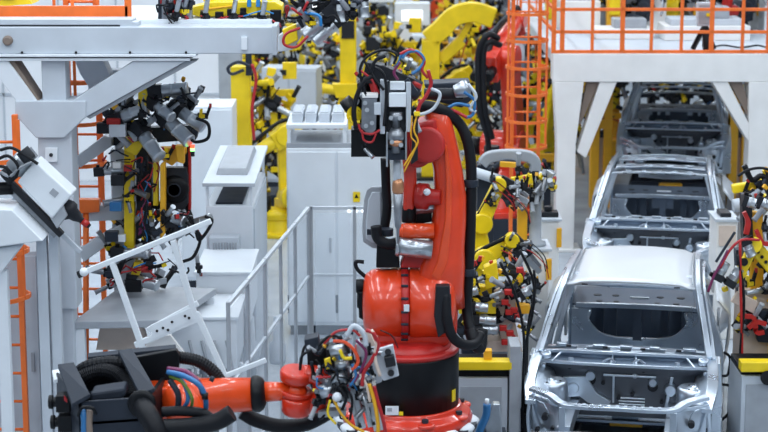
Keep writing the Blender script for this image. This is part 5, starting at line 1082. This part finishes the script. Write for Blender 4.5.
# small blue and grey bracket at bottom
r_ = thing('hose_coupling', 'blue hose coupling with a grey bracket at the foot of the big red robot', 'coupling', (V(487, 425, 16.3).x, 16.3, 0))
m = MB('alu'); m.pp([(493, 404), (500, 404), (503, 440), (488, 440), (484, 424)], 16.3, .1); m.build('bracket', r_, .01); a = V(493, 436, 16.3); MB('slate').lim((a.x - .12, 16.25, 0), (a.x + .12, 16.5, a.z + .02)).build('foot', r_)
MB('sky_blue').tube([V(487, 404, 16.2), V(486, 416, 16.2), V(480, 430, 16.2), V(478, 440, 16.2)], .035, 10).build('coupling', r_); MB('white').cyl(V(487, 399, 16.2), V(487, 405, 16.2), .02, n=10).build('nipple', r_)

# ================================================================ STATION RIGHT OF THE LINE
Y = 17.4
rc = thing('floor_cabinet', 'grey floor cabinet with a yellow rail at the right edge of the photo', 'cabinet', (V(765, 400, Y).x, Y + .3, 0))
a = V(742, 376, Y); b = V(800, 376, Y)
MB('light_grey').lim((a.x, Y, 0), (b.x, Y + .7, a.z)).build('housing', rc, .008); MB('grey').lim((a.x + .04, Y - .01, .2), (b.x - .06, Y, a.z - .08)).build('door', rc, .004)
MB('black').lim((a.x, Y + .05, a.z), (b.x, Y + .6, V(0, 370, Y).z)).build('recess', rc); MB('yellow').lim((a.x - .02, Y - .05, V(0, 371, Y).z), (b.x, Y + .1, V(0, 361, Y).z)).build('rail', rc, .01)
MB('black').cyl(V(768, 378, Y - .1), V(768, 378, Y + .05), .07).build('knob', rc)
rs = thing('clamp_station', 'clamp station with a tilted beige plate and red clamps right of the nearest car body', 'station', (V(755, 340, 18.4).x, 18.6, 0)); Y = 18.4
a = V(742, 345, Y); b = V(800, 345, Y); MB('beige').lim((a.x, Y, 0), (b.x, Y + .5, V(0, 292, Y).z)).build('pedestal', rs, .01)
MB_('beige', [(731, 302), (738, 292), (758, 302), (754, 314)], Y - .2, .06, rs); MB_('slate', [(752, 310), (790, 312), (790, 345), (758, 342)], Y - .1, .1, rs)
MB_('amber', [(752, 212), (763, 214), (764, 300), (751, 300)], Y + .1, .12, rs, 'bar'); MB_('dark', [(742, 195), (752, 195), (754, 262), (744, 258)], Y + .05, .15, rs, 'bar'); MB_('slate', [(736, 250), (746, 250), (748, 300), (738, 296)], Y + .3, .15, rs, 'bar')
for pts in ([(744, 316), (754, 318), (756, 332), (764, 332)], [(748, 328), (756, 322), (766, 324)], [(744, 212), (748, 222), (746, 234)], [(756, 230), (762, 242), (768, 244)]): MB('deep_red').beam([V(x, y, Y - .25) for x, y in pts], .05, .04, k=3).build('clamp_arm', rs)
for pts, c in (([(740, 240), (741, 300), (742, 350), (741, 428)], 'deep_red'), ([(738, 255), (744, 300), (740, 360), (742, 425)], 'rubber'), ([(724, 352), (730, 358), (728, 374), (722, 376)], 'rubber'), ([(720, 384), (731, 388), (730, 410), (722, 420)], 'rubber'), ([(738, 176), (748, 170), (762, 168), (775, 172)], 'rubber'), ([(728, 250), (722, 262), (714, 276), (708, 292)], 'magenta'), ([(760, 240), (742, 240), (730, 250), (720, 268)], 'cable_red'), ([(735, 232), (726, 246), (716, 262)], 'slate')):
    MB(c).tube([V(x, y, Y - .35) for x, y in pts], .014, 8).build('cable', rs)
g_ = random.Random(18); keep = rnd; rnd = g_
for i in range(34): clamp(rs, V(g_.uniform(738, 790), g_.uniform(192, 330), Y - .1 + g_.uniform(-.1, .3)), (g_.uniform(-1, 1), -.3, g_.uniform(-1, 1)), g_.uniform(.45, .85))
for a, b in (((716, 280), (726, 262)), ((728, 286), (740, 268)), ((756, 200), (770, 206)), ((744, 238), (752, 256)), ((742, 200), (756, 204))): servo(rs, a, b, Y - .3, .05)
rnd = keep
r_ = thing('welding_robot', 'yellow robot with bent arm at the right edge above the beige clamp station', 'robot', (V(775, 300, Y + .5).x, Y + .7, 0))
def link(par, pts, w, c='yellow', Y=Y, nm='arm'): MB(c).beam([V(x, y_, Y) for x, y_ in pts], w, w * 1.2, up=(0, 1, 0), k=1).build(nm, par, .015)
link(r_, [(728, 284), (738, 278), (744, 270)], .08, Y=Y - .25, nm='gun_link'); link(r_, [(742, 270), (754, 244)], .09, Y=Y - .2); link(r_, [(752, 244), (768, 262), (790, 290)], .14, Y=Y - .15); link(r_, [(728, 288), (722, 290)], .05, Y=Y - .25, nm='tip')
MB('yellow').cyl(V(754, 245, Y - .3), V(754, 245, Y - .05), .08).build('joint', r_, .01); m = MB('black'); m.cyl(V(744, 262, Y - .35), V(744, 262, Y - .2), .04); [m.cyl(V(758 + i * 4, 252 + i * 5, Y - .26), V(758 + i * 4, 252 + i * 5, Y - .2), .018, n=10) for i in range(3)]; m.build('motor', r_)
a = V(790, 290, Y); MB('yellow').lim((a.x - .2, Y - .2, 0), (a.x + .2, Y + .2, a.z + .1)).build('base', r_, .02)
ra = thing('welding_robot', 'yellow horizontal robot arm with black clamps at the right edge beside the roofless car', 'robot', (V(790, 200, Y + 1.5).x, Y + 1.6, 0))
link(ra, [(732, 189), (745, 187), (768, 181), (795, 178)], .09, Y=Y + .9); a = V(795, 178, Y + .9); MB('yellow').lim((a.x - .15, Y + .8, 0), (a.x + .15, Y + 1.1, a.z + .1)).build('base', ra, .02)
MB('light_grey').cyl(V(733, 206, Y + .8), V(745, 204, Y + .8), .07).build('cylinder', ra); MB('black').tube([V(744, 165, Y + .8), V(752, 180, Y + .8), V(762, 176, Y + .8), V(775, 188, Y + .8)], .03, 8).build('hose', ra)
for i in range(10): clamp(ra, V(rnd.uniform(738, 785), rnd.uniform(176, 214), Y + .8), (rnd.uniform(-1, 1), -.4, -.6), .7)
# pink faced box between car two and the right station
r_ = thing('pedestal', 'white pedestal with a pinkish panel right of the roofless car body', 'pedestal', (V(728, 240, 22).x, 22.2, 0))
a = V(717, 219, 22); b = V(738, 219, 22); MB('warm_white').lim((a.x, 22, 0), (b.x, 22.5, a.z - .03)).build('block', r_, .01); MB('light_grey').lim((a.x - .02, 21.97, a.z - .03), (b.x + .02, 22.53, a.z)).build('top_plate', r_); MB('beige').pp([(719, 226), (736, 226), (736, 246), (719, 246)], 21.98, .02).build('panel', r_); 
m = MB('dark'); m.lim((a.x + .06, 22.1, a.z), (b.x - .06, 22.4, a.z + .05)); tag(m.build('sensor_head', None, .006), 'small dark sensor head on the pedestal with the pinkish panel', 'sensor')
# lamp strip and amber frames beyond the right column
for px, lb in ((735, 'amber steel frame between the farthest car and the right platform column'), (598, 'amber steel frame between the left platform column and the farthest car')):
    p0 = GX(px - 9, 30.5); p1 = GX(px + 12, 30.5); r_ = thing('amber_frame', lb, 'frame', ((p0.x + p1.x) / 2, 30.5, 0))
    MB('amber').lim((p0.x, 30.4, 0), (p0.x + .14, 30.6, 1.9)).build('post', r_, .01); MB('amber').lim((p1.x - .14, 30.4, 0), (p1.x, 30.6, 1.9)).build('post', r_, .01); MB('slate').lim((p0.x, 30.42, 1.15), (p1.x, 30.58, 1.25)).build('bar', r_); MB('amber').lim((p0.x, 30.38, 1.3), (p1.x, 30.58, 1.45)).build('bar', r_); MB('beige').lim((p0.x + .14, 30.5, .1), (p1.x - .14, 30.56, 1.15)).build('panel', r_)

CLP = CLP_A
# ================================================================ FAR HALL
# orange caged ladder by the platform
p = GX(523, 25.6); cage_ladder('tall orange caged ladder left of the white platform', (p.x, p.y), 0, 5.4, 'orange', .36, .28, .34, .36)
# red robot with black hose behind it
o = make_robot('robot', 'red robot with a black hose behind the orange caged ladder', 'red', 70, -14, 20, True, 1.3); p = GX(497, 28.2); o.location = p; o.location.z = .35
MB('slate').lim((p.x - .5, 27.7, 0), (p.x + .5, 28.7, .35)); tag(MB('slate').lim((p.x - .55, 27.65, 0), (p.x + .55, 28.75, .35)).build('robot_plinth', None, .01), 'dark plinth under the red robot behind the ladder', 'plinth')
r_ = thing('hose_arch', 'pair of thick black hoses arching beside the red robot behind the ladder', 'hose', (p.x - .3, 27.6, 0))
for k in range(2): MB('rubber').tube([V(498 + 2 * k, 38 + 7 * k, 27.6), V(488 + 2 * k, 35 + 7 * k, 27.4), V(479 + 5 * k, 50, 27.4), V(478 + 5 * k, 80, 27.4), V(480 + 5 * k, 110, 27.4), V(488 + 4 * k, 138, 27.6)], .045, 10).build('hose', r_)
# yellow arch robot and tower
yt = thing('yellow_portal', 'big yellow bent portal arm rising behind the tool of the red robot', 'portal', tuple(GX(430, 33)))
a = V(422, 40, 33); b = V(440, 40, 33); MB('yellow').lim((a.x, 33, .05), (b.x, 33.35, a.z)).build('column', yt, .02); MB('dark').lim((a.x - .1, 32.9, 0), (b.x + .1, 33.5, .05)).build('base_plate', yt)
m = MB('yellow'); m.beam([V(428, 40, 33.15), V(440, 30, 33.15), V(455, 16, 33.15), V(474, 12, 33.15), V(494, 18, 33.15)], .34, .3, up=(0, 1, 0)); m.build('arm', yt, .02)
MB('yellow').bar(V(440, 60, 33.2), V(462, 40, 33.2), .2).build('strut', yt, .02); MB('yellow').bar(V(470, 22, 33.2), V(452, 54, 33.2), .12).build('strut', yt, .02)
a = V(341, 10, 33); b = V(357, 10, 33); tw = thing('yellow_tower', 'slim yellow tower with a foot bracket behind the ventilation tray', 'tower', tuple(GX(349, 32)))
MB('yellow').lim((a.x, 32, 0), (b.x, 32.3, 4.6)).build('column', tw, .02); MB('yellow').pp([(332, 84), (365, 84), (360, 98), (336, 98)], 31.9, .2).build('bracket', tw, .01); MB('dark').lim((a.x + .03, 31.97, 2.6), (b.x - .03, 32, 2.9)).build('sensor_box', tw)
g_ = random.Random(21); rnd = random.Random(5)
# prototypes
jigs = []; robs = []
far_rows = [(30.2, 0), (32.4, 0), (34.4, 0), (36.6, 0), (39.0, 0), (42.0, 0), (45.5, 0), (50, 0)]
ROWN = ['first', 'second', 'third', 'fourth', 'fifth', 'sixth', 'seventh', 'eighth']
LM = [(262, 'beside the yellow lift mast'), (286, 'left of the ventilation tray'), (312, 'above the tray left half'), (338, 'above the tray right half'), (362, 'in line with the slim yellow tower'), (388, 'just left of the big welding gun'), (414, 'above the big welding gun'), (442, 'in line with the yellow portal column'), (474, 'under the bent arm of the yellow portal'), (502, 'in line with the pair of hose arches'), (552, 'in line with the tall caged ladder'), (620, 'seen left under the white platform'), (900, 'seen right under the white platform')]
kinds = []
spec = [('jig', 'yellow', 1), ('rob', 'yellow', 0), ('jig', 'yellow', 2), ('jig', 'yellow', 3), ('rob', 'yellow', 1), ('jig', 'amber', 4), ('rob', 'yellow', 2), ('jig', 'light_grey', 5), ('cab', 'white', 0), ('rob', 'orange_red', 3), ('rob', 'yellow', 4), ('cab', 'light_grey', 1)]
protos = {}
LAB = {'jig': ('welding_jig', 'jig', 'blurred {c} clamp jig with cables in the far hall', 'clamp jigs of the far hall'), 'rob': ('robot', 'robot', 'blurred {c} robot in the far hall', 'robots of the far hall'), 'cab': ('far_cabinet', 'cabinet', 'blurred {c} cabinet between the far machines', 'cabinets of the far hall')}
CN = {'slate': 'dark', 'yellow': 'yellow', 'amber': 'amber', 'light_grey': 'pale grey', 'white': 'white', 'orange_red': 'orange red'}
def far_item(k, c, n, loc, rz, sc):
    key = (k, c, n); nm, cat, lb, grp = LAB[k]; lb = lb.format(c=CN[c]); grp = CN[c] + ' ' + grp
    if key not in protos:
        if k == 'jig': o = make_jig(nm, lb, 1.08, .7, 2.5, 34, 30 + n, c, group=grp, cab=14)
        elif k == 'rob': o = make_robot(nm, lb, c, [200, 250, 300, 340, 20][n], [5, -12, 18, 0, 10][n], [-30, 30, -40, 45, -10][n], True, .95, group=grp)
        else:
            o = cabinet('cabinet', lb, (-.5, -.3, 0), (.5, .3, 1.9 + .3 * n), c, doors=2, group=grp)
        protos[key] = o; o.location = loc; rotz(o, rz); o.scale = (sc,) * 3
        return o
    return again(protos[key], loc, rz, lb, grp, sc)
idx = 0
for r, (Y, _) in enumerate(far_rows):
    step = 1.18 * F / Y * (1 if r < 5 else 1.2)
    px = 264 + (r * 29) % 40
    while px < 560:
        k, c, n = spec[(idx * 5 + r * 3) % len(spec)]
        if r == 0 and k == 'cab': k, c, n = spec[0]
        ok = not (r < 3 and (335 < px < 363 or 412 < px < 450 or (r == 0 and px > 478)))
        if ok:
            where = [t for x_, t in LM if px < x_][0]
            o = far_item(k, c, n, GX(px, Y + g_.uniform(-.15, .15)), R(g_.uniform(-14, 14)), g_.uniform(.82, .98))
            o['label'] = CN[c] + {'jig': ' clamp jig', 'rob': ' robot', 'cab': ' cabinet'}[k] + ' in ' + ROWN[r] + ' far row, ' + where
            if 'group' in o: del o['group']
            o['group'] = {'jig': 'clamp jigs', 'rob': 'robots', 'cab': 'cabinets'}[k] + ' of the far hall'
        px += step; idx += 1
for px, Y, k, c, n, sc, lb in ((278, 28.2, 'rob', 'yellow', 4, .8, 'yellow robot nearest behind the canopy cabinet beside the lift mast'), (308, 28.2, 'rob', 'yellow', 0, .9, 'yellow robot close behind the ventilation tray'), (596, 36, 'jig', 'amber', 4, .9, 'amber clamp jig seen left under the white platform'), (738, 37, 'jig', 'yellow', 1, .9, 'yellow clamp jig seen right under the white platform'), (655, 38.5, 'jig', 'slate', 6, 1, 'dark clamp jig closing the view behind the farthest car'), (690, 38.8, 'jig', 'slate', 6, 1, 'second dark clamp jig behind the farthest car, right one')):
    o = far_item(k, c, n, GX(px, Y), R(g_.uniform(-14, 14)), sc); o['label'] = lb
# columns, service bars, hall lamps far away
for i, (px, Y, c, w_) in enumerate(((318, 40.5, 'warm_white', .35), (404, 40.5, 'warm_white', .35))):
    p = GX(px, Y); lb = ['white hall column behind the ventilation tray', 'white hall column behind the tool of the big robot', 'white hall column left of the orange guard rail', 'grey hall column deep in the hall between the yellow tower and portal', 'white hall column deep behind the platform', 'pale grey hall column deep in the hall at left'][i]
    r_ = thing('hall_column', lb, 'column', tuple(p)); MB(c).lim((p.x - w_ / 2, Y, .05), (p.x + w_ / 2, Y + w_, 9.5)).build('shaft', r_, .01); MB('grey').lim((p.x - w_, Y - w_ / 2, 0), (p.x + w_, Y + w_ * 1.5, .05)).build('foot', r_)
for i, (px, Y, z) in enumerate(((376, 37.7, 2.75), (322, 37.7, 2.4), (470, 43.7, 3.4), (412, 37.7, 2.3))):
    p = GX(px, Y, z); lb = ['white service box hanging over the far machines between the yellow tower and portal', 'white service box hanging high over the ventilation tray', 'white service box hanging left of the tall orange ladder', 'white service box hanging behind the yellow portal', 'white service box hanging behind the platform'][i]
    r_ = thing('service_box', lb, 'box', (p.x, Y, z)); MB('white').lim((p.x - .35, Y - .2, z), (p.x + .35, Y + .2, z + .45)).build('housing', r_, .02)
    for s in (-1, 1): MB('light_grey').lim((p.x + s * .3 - .04, Y - .04, 0), (p.x + s * .3 + .04, Y + .04, z)).build('leg', r_)
    MB('white_light').lim((p.x - .2, Y - .22, z + .1), (p.x + .2, Y - .2, z + .3)).build('lamp', r_)
for i, (px, Y, z1) in enumerate(((532, 34.6, 4.2),)):
    p = GX(px, Y); cage_ladder(['second orange caged ladder farther back behind the tall one', 'orange caged ladder far behind the platform', 'orange caged ladder deep in the hall behind the yellow portal'][i], (p.x, p.y), 0, z1, 'orange', .5, .36, .35, .5)
for i, (px, Y, w_) in enumerate(((385, 47.5, 4), (470, 52, 5))):
    p = GX(px, Y); r_ = thing('walkway', ['orange railed walkway deep in the middle of the hall', 'orange railed walkway deep in the hall behind the portal', 'orange railed walkway deep in the hall at left'][i], 'walkway', tuple(p)); z = 2.9
    MB('light_grey').lim((p.x - w_ / 2, Y, z), (p.x + w_ / 2, Y + 1, z + .15)).build('deck', r_)
    for s in range(4):
        x = p.x - w_ / 2 + w_ * s / 3; MB('light_grey').lim((x - .08, Y + .4, 0), (x + .08, Y + .56, z)).build('leg', r_); MB('orange').lim((x - .04, Y, z + .15), (x + .04, Y + .06, z + 1.2)).build('post', r_)
    for zz in (.5, 1.1): MB('orange').lim((p.x - w_ / 2, Y, z + zz), (p.x + w_ / 2, Y + .05, z + zz + .06)).build('rail', r_)
